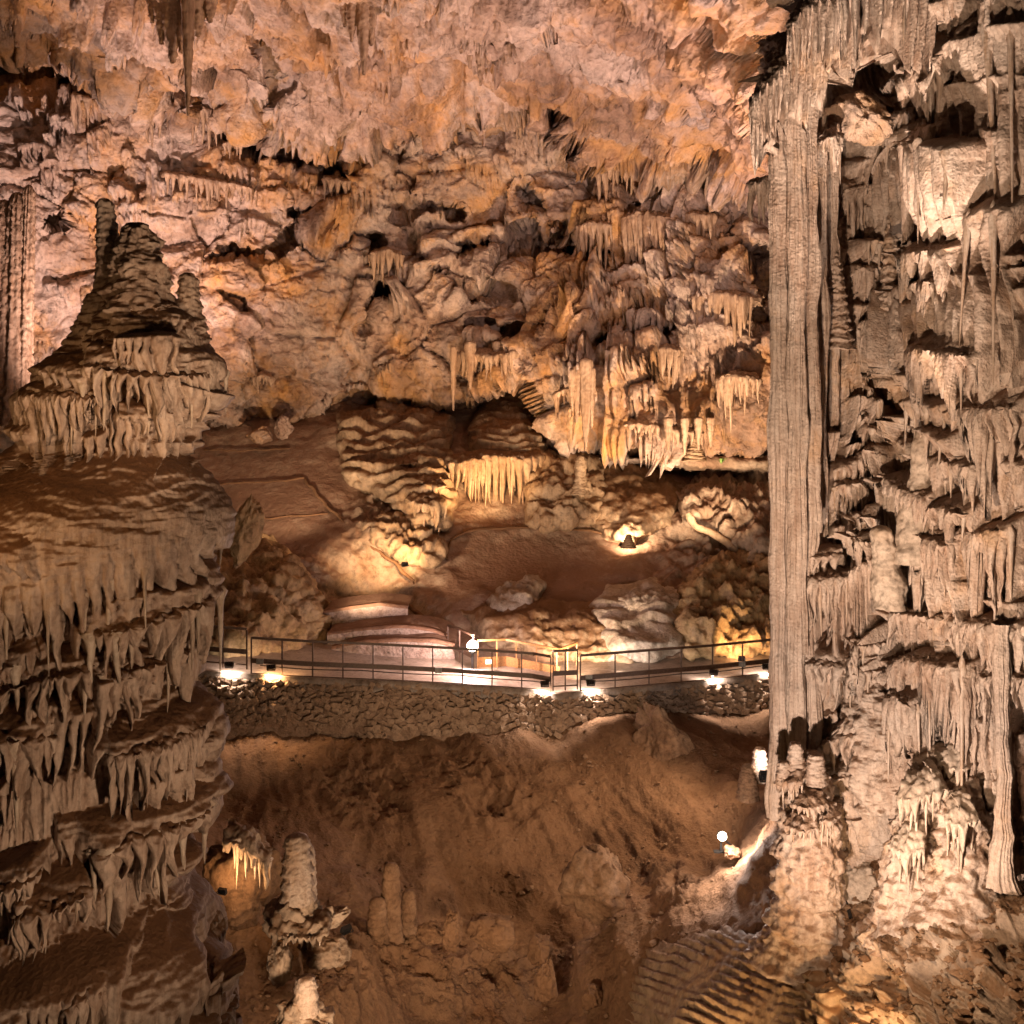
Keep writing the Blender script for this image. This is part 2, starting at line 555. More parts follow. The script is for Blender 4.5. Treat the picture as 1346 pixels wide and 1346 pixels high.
def shelf(name, lip, drop, cell, parent, mat, seed, back=0.5, rise=0.15, top=None, under=0.4, amp=None, ndrip=0, dripmat='drip',
          droplen=(0.8, 1.7), step=1.7, rough=0.03, tooth=(0.25, 1.0), off=(0, 0, 0), endw=0.12, bulge=0.25, wave=0.6, ripple=0.0, dripname='drip', dripw=(0.38, 0.62), solid=False):
    """a flowstone shelf: convex top from the wall out to a lip, a fluted curtain with teeth hanging from the lip, an undercut back to the wall.
    lip / top: photo points with distance (px, py, Y); drop, cell, back ... in metres"""
    rs = np.random.RandomState(seed)
    lip = np.array(lip, float)
    wpx = np.linalg.norm(np.diff(lip[:, :2], axis=0), axis=1).sum()
    n = int(max(24, min(420, wpx / step)))
    lq = poly(lip, n)
    L3 = PA(lq[:, 0], lq[:, 1], lq[:, 2])
    T = np.gradient(L3, axis=0)
    T[:, 2] = 0
    T /= np.linalg.norm(T, axis=1)[:, None]
    O = np.stack([T[:, 1], -T[:, 0], 0 * T[:, 0]], -1)
    O *= np.sign(-(O * L3).sum(1))[:, None]
    for _ in range(n // 6):
        O[1:-1] = (O[:-2] + 2 * O[1:-1] + O[2:]) / 4
    O /= np.linalg.norm(O, axis=1)[:, None]
    if top is None:
        A3 = L3 - O * back + np.array([0, 0, rise])
    else:
        tq = poly(top, n)
        A3 = PA(tq[:, 0], tq[:, 1], tq[:, 2])
    s = np.r_[0, np.cumsum(np.linalg.norm(np.diff(L3, axis=0), axis=1))]
    u01 = s / s[-1]
    e = sstep(0, endw, u01) * sstep(0, endw, 1 - u01)
    # flute cells along the lip
    bounds = [0.0]
    while bounds[-1] < s[-1]:
        bounds.append(bounds[-1] + cell * rs.uniform(0.5, 1.7))
    bounds = np.array(bounds)
    ci = np.clip(np.searchsorted(bounds, s, 'right') - 1, 0, len(bounds) - 2)
    u = (s - bounds[ci]) / (bounds[ci + 1] - bounds[ci]) * 2 - 1
    lens = rs.uniform(tooth[0], tooth[1], len(bounds)) * (0.75 + 0.5 * rs.rand(len(bounds)))
    big = 0.75 + 0.9 * pn(np.stack([s / (cell * 6), s * 0 + seed, s * 0], -1))
    arch = np.sqrt(np.clip(1 - u * u, 0, 1))
    ln = lens[ci] * np.clip(big, 0.3, 1.5) * (0.10 + 0.90 * (1 - np.abs(u) ** 1.15)) * (0.15 + 0.85 * e)
    amp = cell * 0.55 if amp is None else amp
    L3 = L3 - O * (1 - e)[:, None] * back * 0.7
    m_px = FPX / max(2.0, float(lip[:, 2].mean()))
    topl = np.linalg.norm(A3 - L3, axis=1).mean()
    nt = int(np.clip(topl * m_px / 2.6, 8, 70))
    nf = int(np.clip(drop * m_px / 3.2, 8, 60))
    rows, wrough = [], []
    Z = np.array([0, 0, 1.0])
    Mid = A3 * 0.42 + L3 * 0.58
    Mid = Mid + Z * (bulge * np.abs(A3[:, 2] - L3[:, 2]) + 0.12 * topl)[:, None] + O * 0.1 * topl
    for q in np.linspace(0, 1, nt, endpoint=False):
        b = (1 - q) ** 2 * A3 + 2 * q * (1 - q) * Mid + q * q * L3
        rows.append(b + O * (amp * (arch - 0.5) * sstep(0.75, 1.0, q))[:, None])
        wrough.append(1.0)
    for q in np.linspace(0, 1, nf):
        zz = q * drop * ln
        lat = wave * cell * pn(np.stack([s / (cell * 2.5), s * 0 + 3.1 * seed, zz / (cell * 3)], -1)) * (0.3 + q)
        o_ = 0.05 * math.sin(min(1, q * 3) * math.pi / 2) - 0.10 * drop * q * q
        rows.append(L3 - Z * zz[:, None] + O * (o_ + amp * (arch - 0.5))[:, None] + T * lat[:, None])
        wrough.append(0.45)
    tip = rows[-1]
    th = (0.75 * cell * arch * 0.7 + 0.02)
    for q in (() if solid else (0.0, 0.35, 0.7, 1.0)):
        zz = (1 - q) * drop * ln + q * 0.06 * drop
        rows.append(np.c_[tip[:, :2], L3[:, 2] - zz] - O * (th * (0.6 + q * 0.7) + 0.03)[:, None])
        wrough.append(0.4)
    for q in ((0.1, 0.3, 0.6, 1.0) if solid else ()):
        zb = tip[:, 2] * (1 - 0.7 * min(1, q * 3)) + np.convolve(np.pad(tip[:, 2], 12, mode='edge'), np.ones(25) / 25, 'valid') * 0.7 * min(1, q * 3)
        rows.append(np.c_[tip[:, :2], zb + 0.05 * q] - O * (0.03 + under * q))
        wrough.append(1.0)
    for q in (() if solid else (0.35, 0.7, 1.0)):
        rows.append(rows[-1] * 0 + L3 - O * (0.1 + under * q) - Z * (drop * 0.05 - 0.06 * q))
        wrough.append(1.0)
    V = np.stack(rows)
    w = np.array(wrough)[:, None]
    if rough:
        d = rough * (fbm(V * (0.35 / max(rough, 0.01)) + seed, 4, 0.55) * 1.6)
        d = d * w
        if ripple:
            d[:nt] += ripple * (ridged(V[:nt] * np.array([1.3, 1.3, 5.0]) * (0.5 / ripple) * 0.14 + seed, 3, 0.6) - 0.6)
        Nn = normals(V)
        V = V + Nn * d[..., None]
    V -= np.array(off)
    o = grid_obj(name, V, M[mat], parent)
    # single drips, deepest ones first in line
    for k in range(ndrip):
        f = (k + rs.uniform(0.15, 0.85)) / ndrip
        j = int(np.clip(f * (n - 1), 0, n - 1))
        if e[j] < 0.25:
            continue
        wd = cell * rs.uniform(*dripw)
        dl = drop * rs.uniform(*droplen) * (0.45 + 0.55 * e[j]) * float(np.clip(big[j], 0.5, 1.3))
        loc = L3[j] - O[j] * (rs.uniform(0.2, 0.9) * cell + 0.02) - Z * 0.03
        add_drip(rs, loc, wd, dl, o, dripmat, off, dripname)
    return o


def tier(lip, drop, cell, out, seed, top=None, rise=14, tooth=(0.35, 1.0), ndrip=0, ends=0.16):
    """one tier of drip curtain for tier_field, in photo pixels (out in metres)"""
    lp = poly(lip, 60)
    o_ = np.argsort(lp[:, 0])
    lp = lp[o_]
    if top is None:
        tp = lp - [0, rise]
    else:
        tp = poly(top, 60)
        tp = tp[np.argsort(tp[:, 0])]
    rs = np.random.RandomState(seed)
    b = [lp[0, 0]]
    while b[-1] < lp[-1, 0]:
        b.append(b[-1] + cell * rs.uniform(0.5, 1.6))
    ln = drop * rs.uniform(tooth[0], tooth[1], len(b)) * np.clip(0.9 + 0.5 * np.sin(np.arange(len(b)) * rs.uniform(0.3, 0.9) + rs.uniform(0, 6)), 0.4, 1.4)
    return dict(lip=lp, top=tp, b=np.array(b), ln=ln, lmax=ln.max(), drop=drop, cell=cell, out=out, ndrip=ndrip, ends=ends, rs=rs, seed=seed)


def tier_field(X, Y, tiers, mpp):
    """relief of many drip curtains over photo coordinates: height, index of the tier on top (-1: bare), 1 on the rounded tops"""
    H = np.zeros(X.shape)
    ID = np.full(X.shape, -1, np.int32)
    TOP = np.zeros(X.shape)
    for k, t in enumerate(tiers):
        lp, tp = t['lip'], t['top']
        x0, x1 = lp[0, 0], lp[-1, 0]
        m = (X > x0) & (X < x1) & (Y > tp[:, 1].min() - 2) & (Y < lp[:, 1].max() + t['lmax'] * 1.05)
        if not m.any():
            continue
        x, y = X[m], Y[m]
        u01 = (x - x0) / (x1 - x0)
        e = np.sqrt(sstep(0, t['ends'], u01) * sstep(0, t['ends'], 1 - u01))
        ly = np.interp(x, lp[:, 0], lp[:, 1])
        ty = np.minimum(np.interp(x, tp[:, 0], tp[:, 1]), ly - 3)
        b = t['b']
        ci = np.clip(np.searchsorted(b, x, 'right') - 1, 0, len(b) - 2)
        u = (x - b[ci]) / (b[ci + 1] - b[ci]) * 2 - 1
        cm = (b[ci + 1] - b[ci]) * mpp
        ln = t['ln'][ci] * (0.35 + 0.65 * e)
        v = (y - ly) / ln
        va = np.clip((ly - y) / (ly - ty), 0, 1)
        up = t['out'] * e * (1 - va ** 2.0) + 0.9 * cm * (np.sqrt(np.clip(1 - u * u, 0, 1)) - 0.6) * np.clip(1 - va * 5, 0, 1)
        w = np.clip(1 - np.clip(v, 0, 1) ** 1.0, 0.0, 1) * 1.08
        rnd = np.sqrt(np.clip(1 - (u / np.maximum(w, 1e-3)) ** 2, 0, 1))
        dn = t['out'] * e * (1 - 0.22 * v) + 0.9 * cm * (rnd - 0.6) * (1 - 0.4 * v)
        dn = np.where((v < 1) & (np.abs(u) < w), dn, -9)
        h = np.where(y < ly, np.where((ly - y) < (ly - ty), up, -9), dn)
        cur = H[m]
        g = h > cur
        H[m] = np.where(g, h, cur)
        ID[m] = np.where(g, k, ID[m])
        TOP[m] = np.where(g, (y < ly) * 1.0 * sstep(0, 0.25, va), TOP[m])
    return H, ID, TOP


def components(G, wrap):
    """connected pieces of equal value in a 2-D array"""
    r, c = G.shape
    new = np.ones((r, c), bool)
    new[:, 1:] = G[:, 1:] != G[:, :-1]
    run = (np.cumsum(new.ravel()) - 1).reshape(r, c)
    par = list(range(int(run.max()) + 1))

    def find(x):
        while par[x] != x:
            par[x] = par[par[x]]
            x = par[x]
        return x
    m = G[1:] == G[:-1]
    prs = np.unique(np.stack([run[1:][m], run[:-1][m]], -1), axis=0)
    if wrap:
        w = G[:, 0] == G[:, -1]
        prs = np.concatenate([prs, np.stack([run[:, 0][w], run[:, -1][w]], -1)])
    for x, y in prs.tolist():
        x, y = find(x), find(y)
        if x != y:
            par[max(x, y)] = min(x, y)
    lab = np.array([find(k) for k in range(len(par))])
    _, lab = np.unique(lab, return_inverse=True)
    return lab[run]


def split_grid(name_of, V, ID, mat, parent, wrap=False, min_faces=150, base='body'):
    """one mesh for each tier of a relief grid, and one for what is left bare; crumbs join their neighbour"""
    r, c = V.shape[:2]
    Fq = grid_faces(r, c, wrap)
    G = ID.ravel()[Fq].max(1).reshape(r - 1, -1)
    for _ in range(6):
        C_ = components(G, wrap)
        cnt = np.bincount(C_.ravel())
        small = cnt[C_] < min_faces
        if not small.any():
            break
        for sh in ((0, 1), (0, -1), (1, 0), (-1, 0)):
            N_ = np.roll(G, sh, (0, 1))
            big = ~np.roll(small, sh, (0, 1))
            m = small & big
            G = np.where(m, N_, G)
            small = small & ~m
    C_ = components(G, wrap)
    cf = C_.ravel()
    P_ = V.reshape(-1, 3)
    order = np.argsort(cf, kind='stable')
    cuts = np.searchsorted(cf[order], np.arange(cf.max() + 2))
    objs, size = {}, {}
    gf = G.ravel()
    for q in range(cf.max() + 1):
        idx = order[cuts[q]:cuts[q + 1]]
        f = Fq[idx]
        k = int(gf[idx[0]])
        used, inv = np.unique(f, return_inverse=True)
        o = link_mesh(base if k < 0 else name_of, mesh_from(P_[used], inv.reshape(-1, 4), name_of), M[mat], parent)
        if len(idx) > size.get(k, 0):
            objs[k], size[k] = o, len(idx)
    return objs


def fringe(k, t, obj, X, Y, V, O, off, mat, drop=1.0):
    """a free-hanging toothed curtain along the lip of a tier, set where the relief has its lip"""
    x0, x1 = t['lip'][0, 0], t['lip'][-1, 0]
    L = []
    for f in np.linspace(0.05, 0.95, 9):
        x = x0 + f * (x1 - x0)
        y = np.interp(x, t['lip'][:, 0], t['lip'][:, 1])
        d = (X - x) ** 2 + (Y - y) ** 2
        i = np.unravel_index(np.argmin(d), d.shape)
        if d[i] > 40:
            continue
        p = V[i] + off + O[i] * 0.05
        L.append((CX + p[0] / p[1] * FPX, HZ - p[2] / p[1] * FPX, p[1]))
    if len(L) < 5:
        return
    L = np.array(L)
    L[1:-1, 2] = (L[:-2, 2] + 2 * L[1:-1, 2] + L[2:, 2]) / 4
    kk = L[:, 2].mean() / FPX
    shelf('fringe', L, t['drop'] * drop * kk, t['cell'] * 0.95 * kk, obj, mat, t['seed'] + 5000, back=0.16, rise=0.05, under=0.25, off=off, rough=0.03, tooth=(0.1, 1.15), wave=1.4, step=1.6)


def field_drips(tiers, objs, X, Y, V, O, parent, mat, off, mpp, name='drip', limit=290, bodymat='tower'):
    for k, t in enumerate(tiers):
        if t.get('fr') and k in objs:
            fringe(k, t, objs[k], X, Y, V, O, off, bodymat)
    """single free drips along the lips of the larger tiers"""
    n = 0
    for k, t in enumerate(tiers):
        if not t['ndrip'] or k not in objs:
            continue
        rs = t['rs']
        for j in range(t['ndrip']):
            f = (j + rs.uniform(0.2, 0.8)) / t['ndrip']
            if f < 0.06 or f > 0.94 or n >= limit:
                continue
            x = t['lip'][0, 0] + f * (t['lip'][-1, 0] - t['lip'][0, 0])
            y = np.interp(x, t['lip'][:, 0], t['lip'][:, 1]) + 3
            d = (X - x) ** 2 + (Y - y) ** 2
            i = np.unravel_index(np.argmin(d), d.shape)
            if d[i] > 30:
                continue
            w = t['cell'] * mpp * rs.uniform(0.30, 0.52)
            ln = t['drop'] * mpp * rs.uniform(0.35, 0.85)
            add_drip(rs, V[i] + off - O[i] * rs.uniform(0.8, 1.4) * w, w, ln, objs[k], mat, off, name)
            n += 1


def lathe(name, base, top, prof, mat, parent=None, off=(0, 0, 0), k=40, rings=60, band=0.06, nband=9, rough=0.04, seed=0, lean=0.0, flute=0, fl_amp=0.0, rfreq=None):
    """a stalagmite, column or boulder-like body on an axis from base to top; prof: radii from base to top"""
    rs = np.random.RandomState(seed)
    q = np.linspace(0, 1, rings)
    base, top = np.asarray(base, float), np.asarray(top, float)
    ax = base + (top - base) * q[:, None]
    ax[:, 0] += lean * np.sin(q * math.pi)
    pr = np.array(prof, float)
    r = np.interp(q, np.linspace(0, 1, len(pr)), pr)
    for _ in range(3):
        r[1:-1] = (r[:-2] + 2 * r[1:-1] + r[2:]) / 4
    cap = np.sqrt(np.clip(1 - (np.clip(q - 0.93, 0, 1) / 0.07) ** 2, 0.0, 1))
    a = np.linspace(0, 2 * math.pi, k, endpoint=False)
    ph = q[:, None] * nband + 0.5 * pn(np.stack([np.cos(a) * 0.9 + 0 * q[:, None], np.sin(a) * 0.9 + 0 * q[:, None], q[:, None] * 2.5 + 0 * a + seed], -1))
    saw = ph - np.floor(ph)
    bb = np.where(saw < 0.8, 1 - saw / 0.8, (saw - 0.8) / 0.2)
    rr = r[:, None] * (1 + band * 2 * (bb - 0.5))
    if flute:
        wv = pn(np.stack([np.cos(a) * flute * 0.16 + 0 * q[:, None], np.sin(a) * flute * 0.16 + 0 * q[:, None], q[:, None] * 1.2 + 0 * a + seed], -1))
        rr = rr + fl_amp * (1 - 2.4 * np.abs(wv))
    V = np.empty((rings, k, 3))
    V[..., 0] = ax[:, None, 0] + rr * np.cos(a)
    V[..., 1] = ax[:, None, 1] + rr * np.sin(a)
    V[..., 2] = ax[:, None, 2]
    nz = fbm(V * (rfreq or 0.5 / max(rough, 0.01)) + seed * 3.1, 4, 0.55) * rough * 1.5
    V[..., 0] += nz * np.cos(a)
    V[..., 1] += nz * np.sin(a)
    V = ax[:, None] + (V - ax[:, None]) * cap[:, None, None] * np.array([1, 1, 1.0])
    V -= np.asarray(off)
    return grid_obj(name, V, M[mat], parent, wrap=True)


def boulder(name, c, rad, mat, seed, parent=None, off=(0, 0, 0), sub=44, facet=0.35, rough=0.16, rot=0.0):
    rs = np.random.RandomState(seed)
    th = np.linspace(0, math.pi, sub)
    a = np.linspace(0, 2 * math.pi, sub * 2, endpoint=False)
    D = np.stack([np.sin(th)[:, None] * np.cos(a), np.sin(th)[:, None] * np.sin(a), np.cos(th)[:, None] + 0 * a], -1)
    r = np.ones(D.shape[:2])
    for _ in range(12):                                   # cut flat faces
        nrm = rs.normal(size=3); nrm /= np.linalg.norm(nrm)
        h = rs.uniform(1 - facet, 1.0)
        dd = D @ nrm
        r = np.where(dd > 1e-3, np.minimum(r, h / np.maximum(dd, 1e-3)), r)
    V = D * r[..., None]
    fa, ja = facets(D * 1.6 + seed, seed & 63)
    V = V * (1 + rough * fbm(D * 2.2 + seed, 5, 0.6) + 0.16 * fa - 0.06 * ja)[..., None]
    V *= np.asarray(rad, float)
    cr, sr = math.cos(rot), math.sin(rot)
    V = V @ np.array([[cr, 0, sr], [0, 1, 0], [-sr, 0, cr]]).T
    V += np.asarray(c, float) - np.asarray(off)
    return grid_obj(name, V, M[mat], parent, wrap=True)


# ------------------------------------------------------------------ back wall and ceiling
LIP = np.array([(-300, 50), (-100, 60), (0, 78), (100, 95), (170, 125), (240, 150), (330, 186), (420, 200), (540, 185), (640, 155), (700, 140), (740, 185),
                (800, 215), (900, 215), (985, 240), (1100, 200), (1500, 150)], float)
WB = np.array([(-300, 640), (0, 600), (265, 545), (340, 562), (400, 552), (430, 530), (500, 515), (590, 522), (640, 505), (690, 490), (720, 560), (745, 582),
               (800, 592), (900, 592), (1000, 597), (1500, 600)], float)
Dc = TPS([(-200, -200, 21), (300, -200, 22), (700, -200, 21), (1100, -200, 17), (1500, -200, 12),
          (-200, 0, 29), (200, 0, 29), (500, 0, 28), (700, 0, 27), (900, 0, 25), (1100, 0, 20), (1450, 0, 15),
          (0, 90, 36), (200, 110, 36), (400, 120, 35), (650, 110, 34), (850, 120, 32), (980, 150, 28), (1100, 150, 22), (1400, 150, 16),
          (200, 220, 42), (420, 200, 40), (640, 170, 38), (850, 215, 37), (980, 240, 33), (1100, 240, 27)], 0.01)
Dw = TPS([(-200, 100, 41), (0, 100, 42), (200, 140, 43), (640, 160, 44), (1100, 160, 38),
          (-150, 250, 40), (0, 250, 41), (200, 250, 42.5), (420, 250, 45), (640, 250, 45), (850, 260, 42.5), (1000, 260, 39), (1150, 260, 36),
          (-150, 400, 40), (100, 400, 42), (300, 400, 43), (520, 400, 45), (700, 400, 43), (850, 400, 41), (1000, 400, 38), (1150, 400, 36),
          (-100, 560, 41), (280, 520, 44), (450, 500, 45), (600, 480, 44), (720, 500, 40.5), (850, 530, 39), (980, 540, 38), (1150, 540, 36),
          (300, 660, 46), (700, 660, 43), (1100, 660, 40)], 0.01)


def seg_dist(px, py, pts):
    d = np.full(px.shape, 1e9)
    for (x0, y0), (x1, y1) in zip(pts[:-1], pts[1:]):
        vx, vy = x1 - x0, y1 - y0
        t = np.clip(((px - x0) * vx + (py - y0) * vy) / (vx * vx + vy * vy), 0, 1)
        d = np.minimum(d, np.hypot(px - x0 - t * vx, py - y0 - t * vy))
    return d


def blob(px, py, cx, cy, rx, ry, ang=0.0):
    c, s = math.cos(math.radians(ang)), math.sin(math.radians(ang))
    dx, dy = px - cx, py - cy
    return ((dx * c + dy * s) / rx) ** 2 + ((-dx * s + dy * c) / ry) ** 2


CRACKS = [([(400, 205), (440, 206), (520, 186), (590, 174), (645, 150)], 7, 2.4), ([(0, 90), (70, 85), (150, 110), (230, 120), (320, 175)], 16, 3.0),
          ([(330, 190), (400, 215), (460, 230)], 9, 1.8), ([(390, 275), (440, 305), (490, 315)], 9, 2.2), ([(300, 330), (350, 335), (400, 300)], 6, 1.5),
          ([(520, 275), (580, 270), (600, 278)], 6, 1.4), ([(590, 330), (660, 320), (720, 310), (800, 330)], 10, 1.8), ([(690, 300), (730, 330), (790, 345)], 10, 1.6),
          ([(690, 250), (720, 290), (760, 300)], 6, 1.6), ([(850, 268), (890, 276), (930, 272)], 8, 2.6), ([(560, 350), (600, 380), (660, 380)], 6, 1.3),
          ([(480, 425), (500, 380), (530, 380)], 8, 1.8), ([(760, 440), (800, 450), (880, 440)], 7, 1.4), ([(340, 60), (370, 120), (330, 160)], 8, 1.2),
          ([(620, 430), (700, 440), (760, 425)], 6, 1.0), ([(960, 300), (1010, 360), (1000, 420)], 9, 1.6), ([(880, 40), (900, 100), (985, 130)], 5, 1.0),
          ([(775, 95), (800, 120), (830, 95)], 4, 0.8), ([(630, 60), (690, 50), (740, 20)], 4, 0.8)]
HOLES = [(730, 168, 17, 28, -14, 9.0), (752, 190, 24, 10, 24, 7.0), (190, 72, 60, 12, 6, 4.5), (20, 62, 12, 18, 0, 3.0), (510, 392, 22, 13, 0, 4.0), (895, 272, 34, 7, 3, 3.5),
         (437, 192, 22, 10, -8, 3.0), (770, 315, 40, 9, 10, 2.0), (980, 335, 16, 14, 30, 2.5), (70, 290, 14, 8, -20, 2.0), (810, 590, 70, 12, 0, 3.0), (300, 340, 26, 8, 0, 1.2)]
# patches where the wall is hung with small drip curtains
FRINGE = [(200, 175, 130, 55), (260, 260, 130, 40), (60, 170, 60, 70), (480, 60, 45, 45), (610, 60, 25, 60), (510, 355, 45, 30), (470, 260, 45, 60), (830, 330, 90, 90),
          (700, 170, 45, 40), (930, 440, 80, 60), (780, 520, 60, 50), (900, 540, 80, 40), (630, 480, 70, 40), (960, 300, 40, 60), (110, 440, 60, 60), (40, 420, 50, 120),
          (120, 20, 140, 40), (640, 210, 40, 30), (420, 240, 60, 40)]


def back_wall():
    step = 2.05
    px, py = np.meshgrid(np.arange(-190, 1300, step), np.arange(-150, 668, step))
    lip = np.interp(px, LIP[:, 0], LIP[:, 1])
    wob = 9 * fbm(np.stack([px / 40, py / 400, 0 * px], -1), 3)
    wb = np.interp(px, WB[:, 0], WB[:, 1]) + wob
    d = py - lip + wob * 1.2
    t = sstep(-6, 14, d)
    Y = Dc(px, py) * (1 - t) + Dw(px, py) * t
    Y += t * 1.6 * np.exp(-np.clip(d, 0, 400) / 14.0)
    for pts, w, dep in CRACKS:
        nn = 1 + 1.3 * pn(np.stack([px / 23, py / 23, 0 * px + w], -1))
        Y += 1.6 * dep * np.exp(-(seg_dist(px, py, pts) / (w * np.clip(nn, 0.35, 2))) ** 2)
    for cx, cy, rx, ry, an, dep in HOLES:
        nn = 0.5 * fbm(np.stack([px / 14, py / 14, 0 * px + cx], -1), 2)
        Y += dep * sstep(1.25, 0.65, blob(px, py, cx, cy, rx, ry, an) + nn)
    under = np.clip(py - wb, 0, None)
    Y += under * 0.16
    V = PA(px, py, Y)
    Nn = normals(V)
    Ns = np.stack([blur(Nn[..., k], 12) for k in range(3)], -1)
    Ns /= np.linalg.norm(Ns, axis=-1, keepdims=True)
    fr = np.zeros(px.shape)
    for cx, cy, rx, ry in FRINGE:
        fr = np.maximum(fr, np.exp(-blob(px, py, cx, cy, rx, ry) ** 1.5))
    q = V + 0.8 * np.stack([fbm(V * 0.22, 2), fbm(V * 0.22 + 50, 2), fbm(V * 0.22 + 90, 2)], -1)
    q2 = V + 0.25 * np.stack([fbm(V * 0.9, 2), fbm(V * 0.9 + 50, 2), fbm(V * 0.9 + 90, 2)], -1)
    fa, ja = facets(q * np.array([0.30, 0.30, 0.40]), 3)
    fb, jb = facets(q2 * np.array([0.85, 0.85, 1.1]), 40)
    fc, jc = facets(q2 * 2.3, 90)
    h = 0.9 * fbm(q * 0.26, 3, 0.5) + (1 - 0.6 * fr) * (0.85 * fa - 0.45 * ja + 0.30 * fb - 0.12 * jb + 0.11 * fc - 0.03 * jc)
    h += 0.20 * (ridged(q * np.array([0.6, 0.6, 0.9]), 4, 0.6) - 0.7) * (1 - 0.7 * fr) + 0.09 * fbm(V * 3.1, 3, 0.68)
    # dense small drip curtains in the fringed patches
    rs = np.random.RandomState(5)
    BT = []
    for cx, cy, rx, ry in FRINGE:
        for _ in range(int(4 + rx * ry / 420)):
            x0, y0, wd = cx + rs.normal() * rx * 0.7, cy + rs.normal() * ry * 0.6, rs.uniform(14, 55)
            sl = rs.uniform(-0.25, 0.25)
            BT.append(tier([(x0, y0 - sl * wd / 2), (x0 + wd / 2, y0 - rs.uniform(0, 5)), (x0 + wd, y0 + sl * wd / 2)], rs.uniform(14, 60) * (1.5 if cx > 740 else 1), rs.uniform(4.5, 8.5), rs.uniform(0.15, 0.75), int(rs.randint(9999)), rise=rs.uniform(5, 18), tooth=(0.3, 1.1)))
    for _ in range(70):                                     # long curtains right of centre
        x0, y0, wd = rs.uniform(745, 960), rs.uniform(215, 470), rs.uniform(16, 50)
        BT.append(tier([(x0, y0 + rs.uniform(-4, 4)), (x0 + wd / 2, y0 - rs.uniform(0, 5)), (x0 + wd, y0 + rs.uniform(-4, 4))], rs.uniform(45, 135), rs.uniform(5, 8.5), rs.uniform(0.3, 1.3), int(rs.randint(9999)), rise=rs.uniform(5, 16), tooth=(0.4, 1.1)))
    for _ in range(30):                                     # and hanging from the lip of the ceiling
        x0, wd = rs.uniform(60, 960), rs.uniform(16, 60)
        y0 = np.interp(x0 + wd / 2, LIP[:, 0], LIP[:, 1]) - rs.uniform(2, 14)
        BT.append(tier([(x0, y0), (x0 + wd / 2, y0 - 2), (x0 + wd, y0)], rs.uniform(15, 50), rs.uniform(5, 8), rs.uniform(0.2, 0.8), int(rs.randint(9999)), rise=8, tooth=(0.2, 1.1)))
    wx = px + 2.5 * pn(np.stack([px / 14, py / 30, 0 * px], -1))
    H, ID, TOP = tier_field(wx, py + 4 * pn(np.stack([px / 20, py / 20, 0 * px + 3], -1)), BT, 41 / FPX)
    h += H
    V = V + Ns * (h * (1 - 0.8 * sstep(0, 20, under)))[..., None]
    o = grid_obj('cave_wall', V, M['back'])
    tag(o, 'pink and ochre rock back wall and ceiling of the cave hall', kind='structure')


back_wall()

# ------------------------------------------------------------------ hall floor behind the walkway
Dt = TPS([(150, 480, 52), (600, 450, 54), (1100, 480, 52), (300, 560, 45.2), (600, 560, 44.5), (900, 600, 46), (1080, 600, 44),
          (150, 650, 42), (300, 650, 40.5), (450, 650, 39.5), (600, 690, 38.2), (750, 640, 40.5), (900, 650, 40), (1080, 650, 38),
          (150, 720, 38), (300, 720, 36.5), (450, 720, 36.0), (600, 712, 37.6), (700, 706, 38.2), (820, 708, 38), (950, 720, 36.5), (1080, 720, 35),
          (620, 750, 36.2), (720, 750, 36.2), (800, 745, 36.4), (650, 775, 34.6), (760, 780, 34.4), (570, 760, 35.4),
          (150, 800, 33), (300, 800, 31.2), (400, 790, 33.0), (470, 800, 35.0), (520, 800, 35.2), (520, 830, 34.2), (470, 830, 34), (580, 800, 33.6), (700, 805, 32.6), (850, 800, 32.8), (1000, 800, 33), (1100, 800, 32),
          (150, 870, 29.5), (300, 868, 29.2), (450, 862, 32.4), (540, 862, 32.4), (610, 864, 30.8), (750, 870, 30.2), (850, 872, 30.2), (1000, 855, 31.5), (1100, 850, 31),
          (300, 930, 27.5), (700, 940, 27.6), (1050, 930, 28.6)], 0.01)


def hall_floor():
    step = 2.1
    px, py = np.meshgrid(np.arange(130, 1110, step), np.arange(470, 930, step))
    V = PA(px, py, Dt(px, py))
    Nn = normals(V)
    ramp = np.exp(-blob(px, py, 350, 650, 90, 95, 20) ** 2)          # trodden ramp on the left, and the basin, are smoother
    basin = np.exp(-blob(px, py, 700, 745, 105, 45) ** 2)
    flat = np.maximum(ramp, basin)
    flat = np.maximum(flat, sstep(845, 875, py))
    rough = np.maximum(np.exp(-blob(px, py, 365, 790, 80, 60) ** 2), np.exp(-blob(px, py, 960, 770, 90, 110) ** 2))
    rough = np.maximum(rough, np.exp(-blob(px, py, 520, 690, 60, 50) ** 2))
    h = 0.55 * fbm(V * 0.35, 4, 0.5) * (1 - 0.8 * flat)
    q = V + 0.5 * np.stack([fbm(V * 0.5, 2), fbm(V * 0.5 + 40, 2), fbm(V * 0.5 + 80, 2)], -1)
    h += 0.22 * (ridged(q * np.array([0.8, 0.8, 1.3]), 4, 0.55) - 0.6) * (0.25 + 1.6 * rough) * (1 - 0.85 * flat)
    h += 0.30 * rough * (np.abs(pn(q * 1.6)) * 2 - 0.4)
    h += 0.035 * fbm(V * 3.0, 3)
    V = V + Nn * h[..., None]
    o = grid_obj('hall_ground', V, M['floor'])
    tag(o, 'brown rock floor of the hall rising behind the walkway', kind='structure')


hall_floor()

